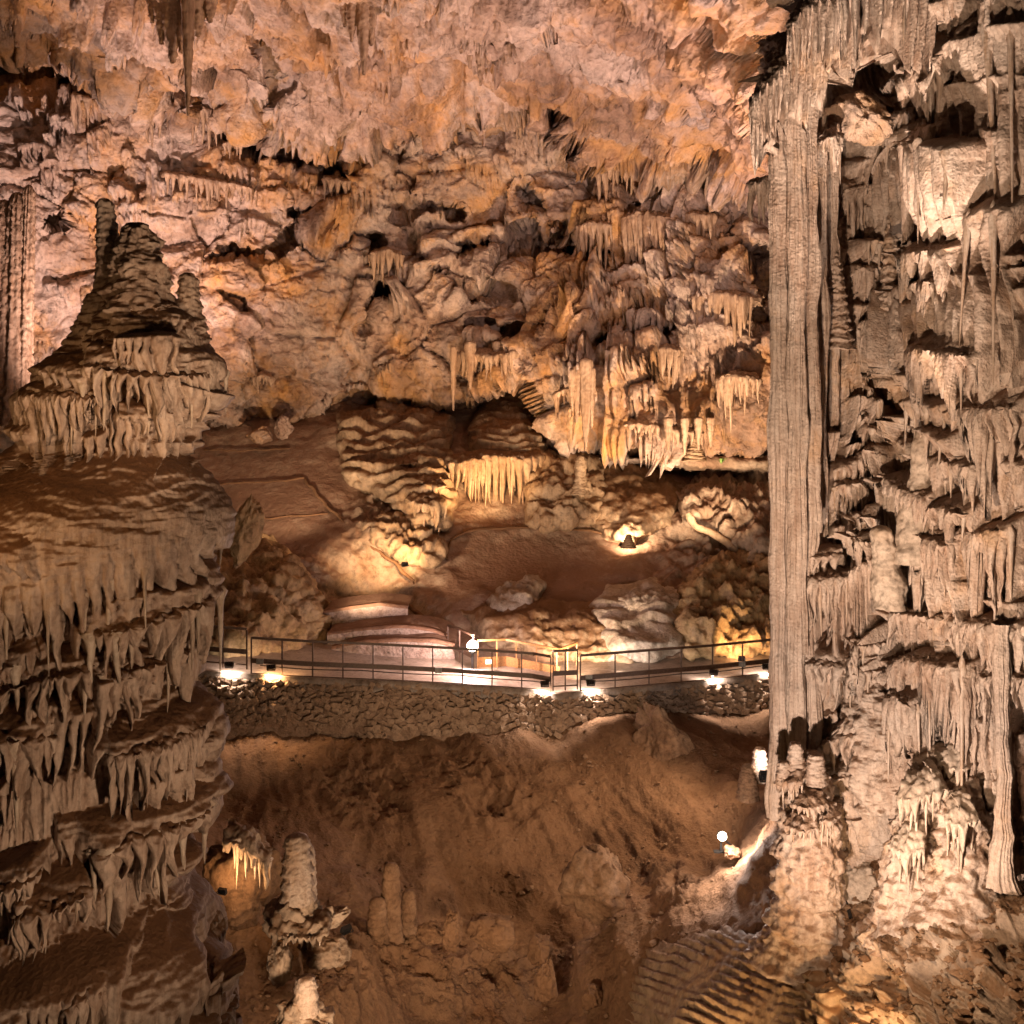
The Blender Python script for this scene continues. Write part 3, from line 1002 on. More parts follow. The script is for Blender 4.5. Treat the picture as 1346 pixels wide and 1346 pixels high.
# ------------------------------------------------------------------ foreground slope
Df = TPS([(150, 930, 27.5), (500, 930, 28), (850, 915, 28), (1000, 920, 28.6), (1120, 940, 26.5),
          (250, 965, 26.2), (400, 968, 26.3), (520, 978, 26.35), (620, 972, 26.5), (700, 968, 26.4), (830, 948, 26.6), (1000, 955, 27.2), (1100, 990, 23),
          (150, 1060, 21.5), (300, 1050, 23.5), (500, 1050, 24.5), (700, 1050, 24.5), (900, 1020, 24.3), (1000, 1030, 23), (1095, 1085, 16.5),
          (150, 1150, 17.5), (300, 1150, 19), (400, 1150, 20), (550, 1150, 21.5), (700, 1150, 22.5), (850, 1150, 21.5), (980, 1130, 19.5), (1050, 1165, 14.7), (1110, 1185, 13.7),
          (1180, 1190, 13.2), (1250, 1180, 12.6), (1450, 1150, 11.8),
          (150, 1250, 15.5), (280, 1250, 16.8), (400, 1250, 17.5), (550, 1250, 19.5), (700, 1250, 20.5), (850, 1225, 19), (950, 1215, 16.8), (1060, 1230, 14), (1200, 1260, 12), (1400, 1250, 10.8),
          (150, 1346, 14), (280, 1346, 15), (400, 1346, 16), (550, 1346, 18), (700, 1346, 19), (850, 1346, 16.2), (950, 1346, 14.2), (1100, 1346, 12.3), (1250, 1346, 11), (1400, 1346, 10),
          (150, 1480, 12.5), (500, 1480, 15), (800, 1480, 15.5), (1000, 1480, 12.5), (1200, 1480, 10.5), (1450, 1480, 9.5)], 0.01)


def slope():
    step = 2.15
    px, py = np.meshgrid(np.arange(120, 1440, step), np.arange(925, 1450, step))
    V = PA(px, py, Df(px, py))
    Nn = normals(V)
    right = sstep(1090, 1180, px + 0.35 * (py - 1200)) * sstep(1120, 1180, py)      # rough rock at the foot of the curtains
    lump = np.exp(-blob(px, py, 470, 1030, 50, 80, -35) ** 2) + np.exp(-blob(px, py, 640, 1050, 70, 45, 30) ** 2) + np.exp(-blob(px, py, 880, 1160, 60, 30, 40) ** 2) \
        + np.exp(-blob(px, py, 600, 1270, 120, 70, 10) ** 2) + np.exp(-blob(px, py, 420, 1290, 70, 80) ** 2)
    lump = np.clip(lump, 0, 1)
    q = V + 0.4 * np.stack([fbm(V * 0.6, 2), fbm(V * 0.6 + 40, 2), fbm(V * 0.6 + 80, 2)], -1)
    h = 0.65 * fbm(V * 0.25, 3, 0.45) * (1 - 0.6 * right)
    dirs = np.stack([V[..., 0] * 0.9 + V[..., 1] * 0.5, (V[..., 1] - V[..., 0]) * 0.22, V[..., 2] * 0.5], -1)
    h += 0.10 * fbm(dirs * 1.6, 4, 0.55) + 0.11 * (ridged(np.stack([V[..., 0] * 0.8 + V[..., 2] * 0.9, (V[..., 0] - V[..., 2]) * 0.10, V[..., 1] * 0.15], -1) * 0.9 + 4, 3, 0.5) - 0.7) * (1 - right)
    h += (0.15 * lump + 0.10 * right + 0.04) * (ridged(q * 1.3, 4, 0.58) - 0.55)
    f1, j1 = facets(q * 1.5, 11)
    f2, j2 = facets(q * 3.8, 23)
    h += (right + 0.35 * lump) * (0.26 * f1 - 0.05 * j1 + 0.10 * f2) + right * 0.05 * fbm(V * 6, 3, 0.7)
    h += 0.022 * fbm(V * 5.0, 3, 0.6)
    keep = sstep(930, 985, py)
    V = V + Nn * (h * (0.25 + 0.75 * keep))[..., None]
    o = grid_obj('clay_slope_ground', V, M['clay'])
    tag(o, 'dark brown clay slope falling away below the stone wall', kind='structure')
    # rock colour where the foot of the curtains begins
    o.data.materials.append(M['rock'])
    r, c = px.shape
    fm = (right[:-1, :-1] + 0.25 * pn(V[:-1, :-1] * 1.5) > 0.55).astype(np.int32).ravel()
    o.data.polygons.foreach_set('material_index', fm)
    return V, Nn, right


SV, SN, SR = slope()


def ground_z_depth(px, py):
    return float(Df(px, py))


# ------------------------------------------------------------------ walkway, stone wall
WT = np.array([(240, 882, 26.0), (290, 886, 26.0), (330, 889, 26.1), (400, 893, 26.3), (500, 897, 26.5), (600, 902, 26.6), (700, 909, 26.5), (733, 915, 26.3), (770, 911, 26.6),
               (850, 904, 27.0), (930, 897, 27.6), (1020, 887, 28.4), (1110, 878, 29.2)], float)


def wt(px):
    return np.array([px, np.interp(px, WT[:, 0], WT[:, 1]), np.interp(px, WT[:, 0], WT[:, 2])])


def wt3(px, dy=0.0, dz=0.0):
    a = wt(px)
    p = P(*a)
    return p + np.array([0, dy, dz])


def walkway():
    xs = np.arange(240, 1112, 4.0)
    F0 = np.array([wt3(x) for x in xs])
    rows = []
    for q in np.linspace(0, 1, 26):
        r = F0 + np.array([0, 1, 0]) * (0.02 + q * 5.0)
        r[:, 2] += 0.02 * q
        rows.append(r)
    V = np.stack(rows)
    V[..., 2] += 0.012 * fbm(V * 1.2, 3)
    front = V[0].copy(); front[:, 2] -= 0.28
    V = np.concatenate([front[None], V])
    o = grid_obj('walkway_path', V, M['path'])
    tag(o, 'pale concrete visitor walkway crossing the hall above the stone wall', kind='structure')


walkway()


def stone_mesh(seed):
    r = np.random.RandomState(seed)
    n = 4
    V, Fq = [], []
    k = np.array([[x, y, z] for x in (-1, 1) for y in (-1, 1) for z in (-1, 1)], float)
    k *= 1 - 0.28 * r.rand(8, 1)
    c = 0.78
    # front face inset for a rounded stone: 8 corners + 4 front points
    f = k[[0, 1, 5, 4]] * [0.62, 1.25, 0.62] + r.uniform(-.1, .1, (4, 3))
    V = np.concatenate([k, f])
    Fq = [[8, 11, 10, 9], [0, 4, 11, 8], [4, 5, 10, 11], [5, 1, 9, 10], [1, 0, 8, 9], [0, 2, 6, 4], [1, 5, 7, 3], [0, 1, 3, 2], [4, 6, 7, 5]]
    me = mesh_from(V, Fq, 'stone', smooth=False)
    me.materials.append(M['masonry'])
    return me


def stone_wall():
    root = root_at('stone_wall', wt3(660, 0, -1.0), 'rough rubble stone retaining wall under the walkway railing', 'wall')
    off = np.array(root.location)
    xs = np.arange(236, 1115, 3.0)
    F0 = np.array([wt3(x) for x in xs])
    rows = []
    for q in np.linspace(0, 1, 36):
        r = F0.copy()
        r[:, 2] -= 0.06 + q * 2.3
        r[:, 1] += -0.02 - 0.10 * q
        rows.append(r)
    V = np.stack(rows)
    V[..., 1] += 0.09 * fbm(V * 1.7, 4, 0.6) + 0.05
    body = grid_obj('mortar_face', V - off, M['mortar'], root)
    rs = np.random.RandomState(3)
    meshes = [stone_mesh(s) for s in range(14)]
    items = []
    row = 0
    z = 0.12
    while z < 1.75:
        hh = rs.uniform(0.04, 0.085)
        x = 250 + rs.uniform(0, 8)
        while x < 1035:
            w = rs.uniform(0.06, 0.15) * (1.3 if rs.rand() < 0.15 else 1)
            wp = w * FPX / 26.6
            items.append((x + wp, z + rs.uniform(-.07, .07), w, hh * rs.uniform(0.7, 1.5)))
            x += 1.8 * wp + rs.uniform(0.0, 3.0)
        z += 2 * hh + 0.008
        row += 1
    vis = [it for it in items if not (it[1] > 0.75 + 0.9 * (pn(np.array([[it[0] / 60, 0.3, 0]]))[0] + 0.5))]
    order = sorted(range(len(vis)), key=lambda i: -vis[i][2] * vis[i][3])
    keep = set(order[:290])
    rest = MB()
    for i, (x, zz, w, h) in enumerate(vis):
        p = wt3(x, -0.015 - 0.04 * zz + 0.09 * float(pn(np.array([[x / 40, zz * 2, 1.7]]))[0]), -zz)
        me = meshes[rs.randint(14)]
        rot = rs.uniform(-0.7, 0.7)
        if i in keep:
            o = bpy.data.objects.new('stone', me)
            COL.objects.link(o)
            o.location = [float(v) for v in p - off]
            o.scale = (w, 0.05, h)
            o.rotation_euler = (0, rot, rs.uniform(-.15, .15))
            o.parent = root
        else:
            co = np.empty(len(me.vertices) * 3, np.float32)
            me.vertices.foreach_get('co', co)
            co = co.reshape(-1, 3) * [w, 0.05, h]
            cr, sr = math.cos(rot), math.sin(rot)
            co = co @ np.array([[cr, 0, -sr], [0, 1, 0], [sr, 0, cr]])
            rest.add(co + p - off, [list(f.vertices) for f in me.polygons])
    if rest.n:
        r = rest.build('small_stones', M['masonry'], root, False)
        r['kind'] = 'stuff'
    # low kerb of mortar along the top of the wall
    V = np.stack([F0 + [0, -0.06, -0.10], F0 + [0, -0.07, 0.06], F0 + [0, 0.10, 0.07], F0 + [0, 0.14, -0.02]])
    V[..., 2] += 0.02 * fbm(V * 3, 3)
    V[..., 1] += 0.03 * fbm(V * 2.2 + 9, 3)
    grid_obj('coping', V - off, M['path'], root)


stone_wall()


# ------------------------------------------------------------------ terraces beside the walkway
def terrace(top, hpx, name_label, seed):
    """a low curved wall with a reddish cap and a level top behind it; top: photo points with distance"""
    t = poly(top, 60)
    T3 = PA(t[:, 0], t[:, 1], t[:, 2])
    root = root_at('terrace_wall', T3.mean(0) - [0, 0, 0.6], name_label, 'wall', 'curved terrace walls')
    off = np.array(root.location)
    h = hpx / FPX * t[:, 2].mean()
    rows = []
    for q in np.linspace(0, 1, 14):
        r = T3.copy()
        r[:, 2] -= q * h + 0.03
        rows.append(r)
    V = np.stack(rows)
    V[..., 1] += 0.05 * fbm(V * 3.0 + seed, 4, 0.6)
    grid_obj('face', V - off, M['terrace'], root)
    V = np.stack([T3 + [0, -0.05, -0.07], T3 + [0, -0.06, 0.0], T3 + [0, 0.28, 0.01], T3 + [0, 0.30, -0.06]])
    V[..., 2] += 0.02 * fbm(V * 2 + seed, 3)
    grid_obj('cap', V - off, M['cap'], root)
    V = np.stack([T3 + [0, 0.27 + q * 1.3, -0.02 + 0.1 * q] for q in np.linspace(0, 1, 12)])
    V[..., 2] += 0.05 * fbm(V * 1.5 + seed, 3)
    grid_obj('fill', V - off, M['floor'], root)


M['terrace'] = rock_mat('terrace_masonry', [(0.30, 0.20, 0.16), (0.46, 0.34, 0.28), (0.52, 0.40, 0.34)], 3.0, bump=0.05, bump_scale=9)
terrace([(436, 850, 29.7), (470, 843, 29.5), (520, 840, 29.4), (570, 841, 29.4), (598, 847, 29.6)], 28, 'low curved masonry wall with red cap nearest the walkway rail', 1)
terrace([(430, 832, 30.4), (480, 825, 30.2), (530, 822, 30.1), (570, 827, 30.2), (594, 838, 30.4)], 22, 'middle one of the three curved masonry terrace walls', 2)
terrace([(425, 803, 31.6), (465, 797, 31.4), (500, 793, 31.4), (536, 797, 31.5)], 26, 'highest and shortest curved masonry terrace wall', 3)


def path_kerb(pts, label, r=0.10):
    q = poly(pts, 40)
    V = PA(q[:, 0], q[:, 1], np.array([float(Dt(a, b)) for a, b in q[:, :2]]) - 0.25)
    root = MB().tube(V + 0.09 * np.stack([pn(V * 1.9)] * 3, -1), r * 0.6 * (1 + 0.6 * pn(V * 2.5 + 4)), 7).build('path_kerb', M['clay'], None, True)
    tag(root, label, 'kerb', 'stone kerbs of the old path', 'thing')


path_kerb([(268, 592), (310, 593), (380, 590)], 'thin stone kerb crossing the ramp highest up, by the back wall', 0.07)
path_kerb([(290, 636), (340, 634), (400, 629)], 'thin stone kerb across the middle of the left ramp', 0.07)
path_kerb([(310, 684), (370, 680), (430, 676)], 'lowest thin stone kerb across the left ramp', 0.06)
path_kerb([(400, 630), (430, 665), (470, 705), (510, 735), (545, 765)], 'long stone kerb running down the right edge of the ramp', 0.12)
path_kerb([(535, 795), (560, 812), (590, 838)], 'sloping kerb from the terraces down to the globe lamp', 0.14)
path_kerb([(588, 735), (590, 710), (615, 697), (700, 693), (780, 697), (825, 712)], 'curved kerb around the back of the dark basin', 0.08)
path_kerb([(830, 715), (870, 690), (905, 650), (920, 620)], 'kerb climbing from the basin towards the far ledge', 0.08)


# ------------------------------------------------------------------ railings
def railing(name, pts, label, rail_h=1.02, mid_h=0.42, posts=10, mat='metal', mid=True, thick=0.065, low=True):
    pts = np.array(pts, float)
    root = root_at(name, pts[len(pts) // 2], label, 'railing')
    off = np.array(root.location)
    top = MB()
    for a, b in zip(pts[:-1], pts[1:]):
        top.bar(a + [0, 0, rail_h], b + [0, 0, rail_h], thick, thick * 0.9)
    top.build('top_rail', M[mat], root, local=off)
    if mid:
        mb = MB()
        for a, b in zip(pts[:-1], pts[1:]):
            mb.bar(a + [0, -0.02, mid_h], b + [0, -0.02, mid_h], 0.05, 0.12)
        mb.build('mid_rail', M[mat], root, local=off)
    if low:
        mb = MB()
        for a, b in zip(pts[:-1], pts[1:]):
            mb.bar(a + [0, 0, 0.07], b + [0, 0, 0.07], 0.03, 0.03)
        mb.build('bottom_rail', M[mat], root, local=off)
    d = np.r_[0, np.cumsum(np.linalg.norm(np.diff(pts, axis=0), axis=1))]
    if mid and posts > 6:
        for f in (0.03, 0.62):
            p = np.array([np.interp(f * d[-1], d, pts[:, k]) for k in range(3)])
            MB().box(p + [0, -0.07, mid_h], 0.09, 0.04, 0.07).build('junction_box', M['grey'], root, local=off)
        cb = np.array([[np.interp(f * d[-1], d, pts[:, k]) for k in range(3)] for f in np.linspace(0.03, 0.97, 60)])
        cb[:, 2] += mid_h - 0.11 - 0.03 * np.abs(np.sin(np.linspace(0, 9, 60)))
        cb[:, 1] -= 0.05
        MB().tube(cb, 0.014, 5).build('lamp_cable', M['cable'], root, local=off)
    for s in np.linspace(0, d[-1], posts):
        p = np.array([np.interp(s, d, pts[:, k]) for k in range(3)])
        MB().bar(p + [0, 0.0, -0.05], p + [0, 0, rail_h - thick * 0.4], 0.035, 0.035).build('post', M[mat], root, local=off)
    return root


LX = [330, 400, 500, 600, 700, 724]
railing('railing', [wt3(x, 0.03) for x in LX], 'long dark railing on the wall left of the kink, with thick middle rail', posts=11)
railing('railing', [wt3(x, 0.03, 0.22) for x in (262, 290, 324)], 'short raised dark railing piece beside the tall stalagmite', posts=3)
railing('railing', [wt3(x, 0.03, 0.16) for x in (727, 759)], 'short sloped dark railing piece at the kink of the wall', posts=3)
railing('railing', [wt3(x, 0.03) for x in (763, 850, 930, 1020, 1090)], 'dark railing running up towards the right column', posts=9)
railing('railing', [P(589, 866, 30.0), P(604, 872, 29.2), P(622, 882, 28.4)], 'short dark railing descending to the globe lamp', posts=3, low=False)
railing('railing', [P(628, 888, 28.6), P(665, 886, 29.0), P(735, 900, 28.6), P(758, 890, 29.6)], 'orange wooden railing across the back of the walkway', mat='wood', mid=False, posts=7, low=False)


# ------------------------------------------------------------------ lamps
def floodlight(p, target, label, power, col, size=0.3, lens='lens', angle=120, group='floodlights', blend=0.6, box=True):
    """a small floodlight: housing with fins, yoke, bright lens, and its light"""
    from mathutils import Vector
    p = np.asarray(p, float)
    root = root_at('floodlight', p, label, 'lamp', group)
    d = Vector([float(v) for v in (np.asarray(target, float) - p)])
    root.rotation_euler = d.to_track_quat('-Z', 'Y').to_euler()
    s = size
    hb = MB().box((0, 0, 0), s * 0.5, s * 0.32, s * 0.16)
    for k in range(4):
        hb.box((s * (-0.33 + 0.22 * k), 0, s * 0.21), s * 0.03, s * 0.26, s * 0.05)
    hb.build('housing', M['lampbody'], root)
    fr = MB()
    fr.box((0, s * 0.30, -s * 0.20), s * 0.5, s * 0.03, s * 0.05).box((0, -s * 0.30, -s * 0.20), s * 0.5, s * 0.03, s * 0.05)
    fr.box((s * 0.48, 0, -s * 0.20), s * 0.03, s * 0.27, s * 0.05).box((-s * 0.48, 0, -s * 0.20), s * 0.03, s * 0.27, s * 0.05)
    fr.build('lens_frame', M['lampbody'], root)
    MB().box((0, 0, -s * 0.185), s * 0.44, s * 0.26, s * 0.02).build('lens', M[lens], root)
    yk = MB()
    yk.bar((s * 0.56, 0, -s * 0.05), (s * 0.56, 0, s * 0.45), s * 0.05, s * 0.08).bar((-s * 0.56, 0, -s * 0.05), (-s * 0.56, 0, s * 0.45), s * 0.05, s * 0.08)
    yk.bar((-s * 0.58, 0, s * 0.45), (s * 0.58, 0, s * 0.45), s * 0.05, s * 0.08)
    yk.build('yoke', M['lampbody'], root)
    l = light('floodlight_light', (0, 0, -s * 0.32), power, col, (0, 0, -5), angle, blend, s * 0.25)
    l.location = (0, 0, -s * 0.32)
    l.rotation_euler = (0, 0, 0)
    l.parent = root
    return root


def rail_lamp(px, label, power, col, lens='lens'):
    """lamp clamped under the middle rail, shining on the path"""
    p = wt3(px, -0.12, 0.30)
    return floodlight(p, p + np.array([0.0, 0.75, -1.0]), label, power, col, 0.22, lens, 140, 'rail lamps along the walkway')


rail_lamp(303, 'lamp under the short raised railing beside the tall stalagmite', 130, WHITE)
rail_lamp(358, 'yellowish lamp under the left end of the long railing', 170, AMBER, 'lens_y')
rail_lamp(716, 'lamp under the long railing just before the kink', 130, WHITE)
rail_lamp(776, 'lamp under the right railing just past the kink', 160, WHITE)
rail_lamp(937, 'lamp under the middle of the right railing', 160, WHITE)
rail_lamp(1006, 'lamp under the right railing close to the tall column', 140, WHITE)

floodlight(P(398, 872, 28.2), P(360, 800, 30.6), 'floodlight on the path aimed at the yellow outcrop', 300, AMBER, 0.2, 'lens_y', 130)
floodlight(P(975, 866, 29.4), P(970, 790, 32.0), 'floodlight on the path aimed at the jagged ochre rock', 170, AMBER, 0.2, 'lens_y', 130)
floodlight(P(815, 888, 28.4), P(860, 810, 31.5), 'floodlight on the path aimed at the white fluted drapery', 220, WHITE, 0.2, 'lens', 120)

# globe lamp on a short post
gp = P(621, 882, 28.3)
gl = root_at('globe_lamp', gp, 'bright round globe lamp on a post at the railing corner', 'lamp')
MB().tube([(0, 0, 0), (0, 0, 0.35), (0, 0, 0.55)], 0.04, 8).build('post', M['lampbody'], gl)
MB().tube([(0, 0, 0.52), (0, 0, 0.58)], 0.09, 12).build('collar', M['lampbody'], gl)
th = np.linspace(0, math.pi, 14)
MB().tube(np.stack([0 * th, 0 * th, 0.72 - 0.16 * np.cos(th)], -1), 0.16 * np.sin(th) + 0.001, 16).build('globe', M['lens'], gl, True)
l = light('globe_light', (0, 0, 0.72), 480, (1.0, 0.72, 0.66), None, size=0.18)
l.parent = gl
l.location = (0, -0.2, 0.95)

floodlight(P(532, 742, 34.4), P(500, 690, 36.5), 'floodlight lighting the rough rock beside the long kerb', 300, AMBER, 0.22, 'lens_y', 150)
floodlight(P(818, 716, 36.6), P(850, 670, 39), 'floodlight at the right end of the dark basin', 300, WARM, 0.22, 'lens_y', 150)
lp = P(948, 1100, 19.3)
cl = root_at('spot_lamp', lp, 'blazing round spot lamp standing alone on the clay slope', 'lamp')
qa = np.linspace(0, 1, 7)
MB().tube(np.stack([0 * qa, 0.16 - 0.26 * qa, 0.05 * qa], -1), [0.04, 0.06, 0.075, 0.08, 0.08, 0.08, 0.08], 18).build('housing', M['lampbody'], cl, True)
th = np.linspace(0, math.pi / 2, 6)
MB().tube(np.stack([0 * th, -0.09 - 0.09 * np.sin(th), 0.05 + 0 * th], -1), 0.085 * np.cos(th) + 0.002, 18).build('lens', M['lens'], cl, True)
MB().bar((0, 0.03, -0.12), (0, 0.03, -0.30), 0.04, 0.04).bar((-0.14, 0.03, -0.30), (0.14, 0.03, -0.30), 0.10, 0.03).build('stand', M['lampbody'], cl)
l = light('spot_lamp_light', (0, -0.7, 0.35), 170, WHITE, None, size=0.12)
l.parent = cl
floodlight(P(1008, 1020, 21.0), P(1000, 985, 21.5), 'floodlight behind the column lighting a small stalagmite', 120, WHITE, 0.3, 'lens', 140)
floodlight(P(292, 1172, 15.9), P(335, 1130, 16.8), 'yellow floodlight tucked behind the tower foot under the yellow fringe', 40, AMBER, 0.14, 'lens_y', 150)
floodlight(P(1160, 1400, 10.4), P(980, 1290, 14), 'floodlight low down among rocks beside the ribbed flowstone slab', 150, AMBER, 0.25, 'lens_y', 120)
floodlight(P(455, 1222, 15.2), P(400, 1150, 16.0), 'floodlight in front of the banded stalagmite', 50, WARM, 0.16, 'lens', 120)

# ------------------------------------------------------------------ the tall stalagmite tower, left
TX, TY = P(135, 560, 10.5)[0], 10.5
tower = root_at('stalagmite_tower', (TX, TY, -7.5), 'huge brown stalagmite tower with fringed tiers, standing at the left edge', 'stalagmite')
TO = np.array([TX, TY, -7.5])


TT = []


def tshelf(lip, drop_px, cell_px, seed, top=None, ndrip=0, out=0.15, **kw):
    """a tier of the tower from photo points"""
    TT.append(tier(lip, drop_px * 1.6, cell_px * (0.8, 1.0, 1.25, 1.45)[seed % 4], (0.24 if lip[0][1] < 600 else 0.34) + 0.5 * out, seed, top=top, ndrip=int(ndrip * 0.3), tooth=(0.15, 1.15)))
    TT[-1]['fr'] = ndrip >= 10 and seed not in (13, 15, 21)
    if seed in (11, 12, 13):
        TT[-1]['out'] = 0.10


# upper tiers
tshelf([(128, 392), (150, 400), (180, 408), (215, 404), (232, 392)], 22, 9, 11, [(140, 378), (180, 372), (222, 378)], ndrip=5, inn=-0.2)
tshelf([(160, 425), (200, 432), (245, 424), (268, 412)], 26, 9, 12, [(165, 400), (205, 398), (260, 392)], ndrip=8, inn=-0.2, ripple=0.03)
tshelf([(112, 448), (150, 446), (190, 462), (235, 462), (272, 445)], 30, 9, 13, [(130, 415), (190, 425), (262, 415)], ndrip=10, inn=-0.25, ripple=0.03)
tshelf([(150, 478), (185, 492), (220, 500), (255, 494), (282, 476)], 62, 9, 14, [(155, 448), (210, 450), (272, 446)], ndrip=18, droplen=(0.7, 1.2), ripple=0.03)
tshelf([(22, 492), (60, 484), (110, 490), (160, 505), (195, 525)], 34, 10, 15, [(45, 462), (110, 455), (170, 470)], ndrip=12, ripple=0.04)
tshelf([(14, 522), (60, 520), (110, 520), (150, 522), (192, 528)], 58, 10, 16, [(30, 490), (110, 494), (190, 508)], ndrip=18, droplen=(0.7, 1.1), ripple=0.04)
tshelf([(178, 548), (205, 552), (232, 545)], 26, 9, 17, [(180, 525), (205, 522), (228, 528)], ndrip=5)
tshelf([(0, 566), (40, 560), (80, 566), (118, 575)], 24, 9, 18, [(5, 540), (60, 535), (115, 545)], ndrip=7, ripple=0.05)
tshelf([(-20, 600), (30, 590), (70, 596), (100, 600)], 24, 10, 19, [(-10, 575), (45, 568), (95, 575)], ndrip=6, ripple=0.05)
tshelf([(225, 530), (255, 545), (280, 535)], 36, 9, 20, [(225, 500), (255, 500), (278, 490)], ndrip=6)
# the broad dusty dome and its fringes
tshelf([(-60, 800), (-10, 786), (40, 776), (90, 770), (135, 768), (165, 750), (200, 728), (250, 712), (290, 690), (322, 662)], 70, 11, 21,
       [(60, 590), (90, 584), (130, 578), (170, 574), (205, 573), (240, 575), (258, 580), (266, 590), (272, 605), (280, 620)], ndrip=46, droplen=(0.7, 1.35), ripple=0.032,
       rough=0.05, bulge=0.12, inn=-0.25, wave=0.9)
tshelf([(-40, 700), (10, 690), (60, 700), (110, 715), (150, 738)], 26, 12, 41, [(-30, 650), (20, 635), (70, 640), (115, 655), (150, 680)], ndrip=8, droplen=(0.5, 1.0), ripple=0.05, out=0.32, bulge=0.1)
tshelf([(-50, 845), (0, 838), (50, 838), (100, 830), (140, 812)], 44, 13, 22, [(-50, 800), (40, 792), (135, 785)], ndrip=16, droplen=(0.9, 1.9), out=-0.02)
tshelf([(150, 800), (190, 795), (230, 782), (268, 768)], 100, 13, 23, [(160, 752), (215, 742), (262, 732)], ndrip=22, droplen=(0.6, 1.25), ripple=0.04, wave=1.2)
tshelf([(225, 770), (258, 760), (290, 738), (312, 715)], 110, 12, 24, [(235, 735), (265, 722), (305, 700)], ndrip=14, droplen=(0.7, 1.5), wave=1.2, out=0.02)
tshelf([(60, 862), (100, 856), (140, 840), (170, 838)], 52, 13, 25, [(70, 830), (120, 818), (165, 812)], ndrip=12, out=0.0, droplen=(0.7, 1.3))
tshelf([(155, 855), (190, 850), (235, 838), (272, 842)], 66, 12, 26, [(165, 830), (215, 818), (268, 815)], ndrip=16, out=-0.05, droplen=(0.7, 1.3))
tshelf([(-60, 912), (0, 908), (50, 905), (100, 908), (150, 915)], 90, 14, 27, [(-50, 882), (40, 872), (140, 880)], ndrip=24, droplen=(0.7, 1.5), out=0.2, wave=1.2)
tshelf([(165, 938), (205, 940), (250, 930), (288, 908)], 66, 12, 28, [(172, 908), (225, 898), (284, 878)], ndrip=18, droplen=(0.6, 1.3), out=0.22, wave=1.1)
tshelf([(255, 985), (282, 975), (305, 950), (322, 925)], 90, 12, 29, [(262, 945), (288, 930), (312, 905)], ndrip=12, droplen=(0.7, 1.4), out=0.0, wave=1.2)
tshelf([(15, 1045), (45, 1042), (85, 1035)], 40, 10, 30, [(20, 1018), (50, 1012), (82, 1012)], ndrip=9, out=0.12)
tshelf([(150, 1052), (190, 1042), (230, 1035), (275, 1025), (308, 1004)], 84, 13, 31, [(125, 1015), (180, 1008), (240, 1002), (300, 975)], ndrip=26, droplen=(0.6, 1.45), out=0.24, wave=1.2)
tshelf([(18, 1092), (60, 1088), (100, 1072), (135, 1058)], 36, 11, 32, [(20, 1062), (70, 1052), (130, 1038)], ndrip=14, out=0.22)
tshelf([(92, 1110), (130, 1105), (168, 1085)], 52, 11, 33, [(95, 1082), (130, 1072), (165, 1066)], ndrip=12, droplen=(0.7, 1.3), out=0.3)
tshelf([(225, 1128), (255, 1124), (283, 1105)], 34, 10, 34, [(230, 1105), (258, 1098), (280, 1085)], ndrip=7, out=0.1)
tshelf([(-60, 1225), (-10, 1225), (30, 1218), (62, 1198)], 44, 11, 35, [(-60, 1140), (0, 1122), (40, 1130)], ndrip=12, ripple=0.05, out=0.35)
tshelf([(60, 1245), (110, 1222), (160, 1205), (212, 1190)], 120, 13, 36, [(70, 1185), (120, 1172), (170, 1165), (205, 1165)], ndrip=22, droplen=(0.5, 1.1), out=0.25, ripple=0.04)
tshelf([(185, 1255), (225, 1262), (262, 1235)], 60, 11, 37, [(195, 1175), (230, 1170), (255, 1190)], ndrip=11, out=0.3, bulge=0.35)
tshelf([(-60, 1310), (0, 1300), (60, 1295), (110, 1290)], 60, 12, 38, [(-60, 1262), (0, 1255), (100, 1255)], ndrip=14, out=0.4, ripple=0.05)
tshelf([(90, 1335), (140, 1325), (190, 1320), (240, 1305), (285, 1280)], 70, 12, 39, [(90, 1290), (160, 1285), (275, 1250)], ndrip=18, out=0.3)
tshelf([(240, 1275), (270, 1262), (298, 1235), (318, 1205)], 110, 12, 40, [(245, 1240), (275, 1222), (308, 1180)], ndrip=12, out=0.0)
rs = np.random.RandomState(77)
for i in range(120):                                       # smaller curtains between the large tiers
    y = rs.uniform(420, 1330)
    x0 = rs.uniform(20, 240) if y < 570 else rs.uniform(-70, 280)
    if 575 < y < 690 or (y < 480 and i % 2):
        continue
    wd = rs.uniform(25, 80)
    sl = rs.uniform(-0.35, 0.1) if y > 570 else rs.uniform(-0.1, 0.45)
    TT.append(tier([(x0, y - sl * wd / 2), (x0 + wd / 2, y + rs.uniform(0, 5)), (x0 + wd, y + sl * wd / 2)], rs.uniform(25, 95), rs.uniform(7, 14), rs.uniform(0.10, 0.46), 900 + i, rise=rs.uniform(8, 26)))


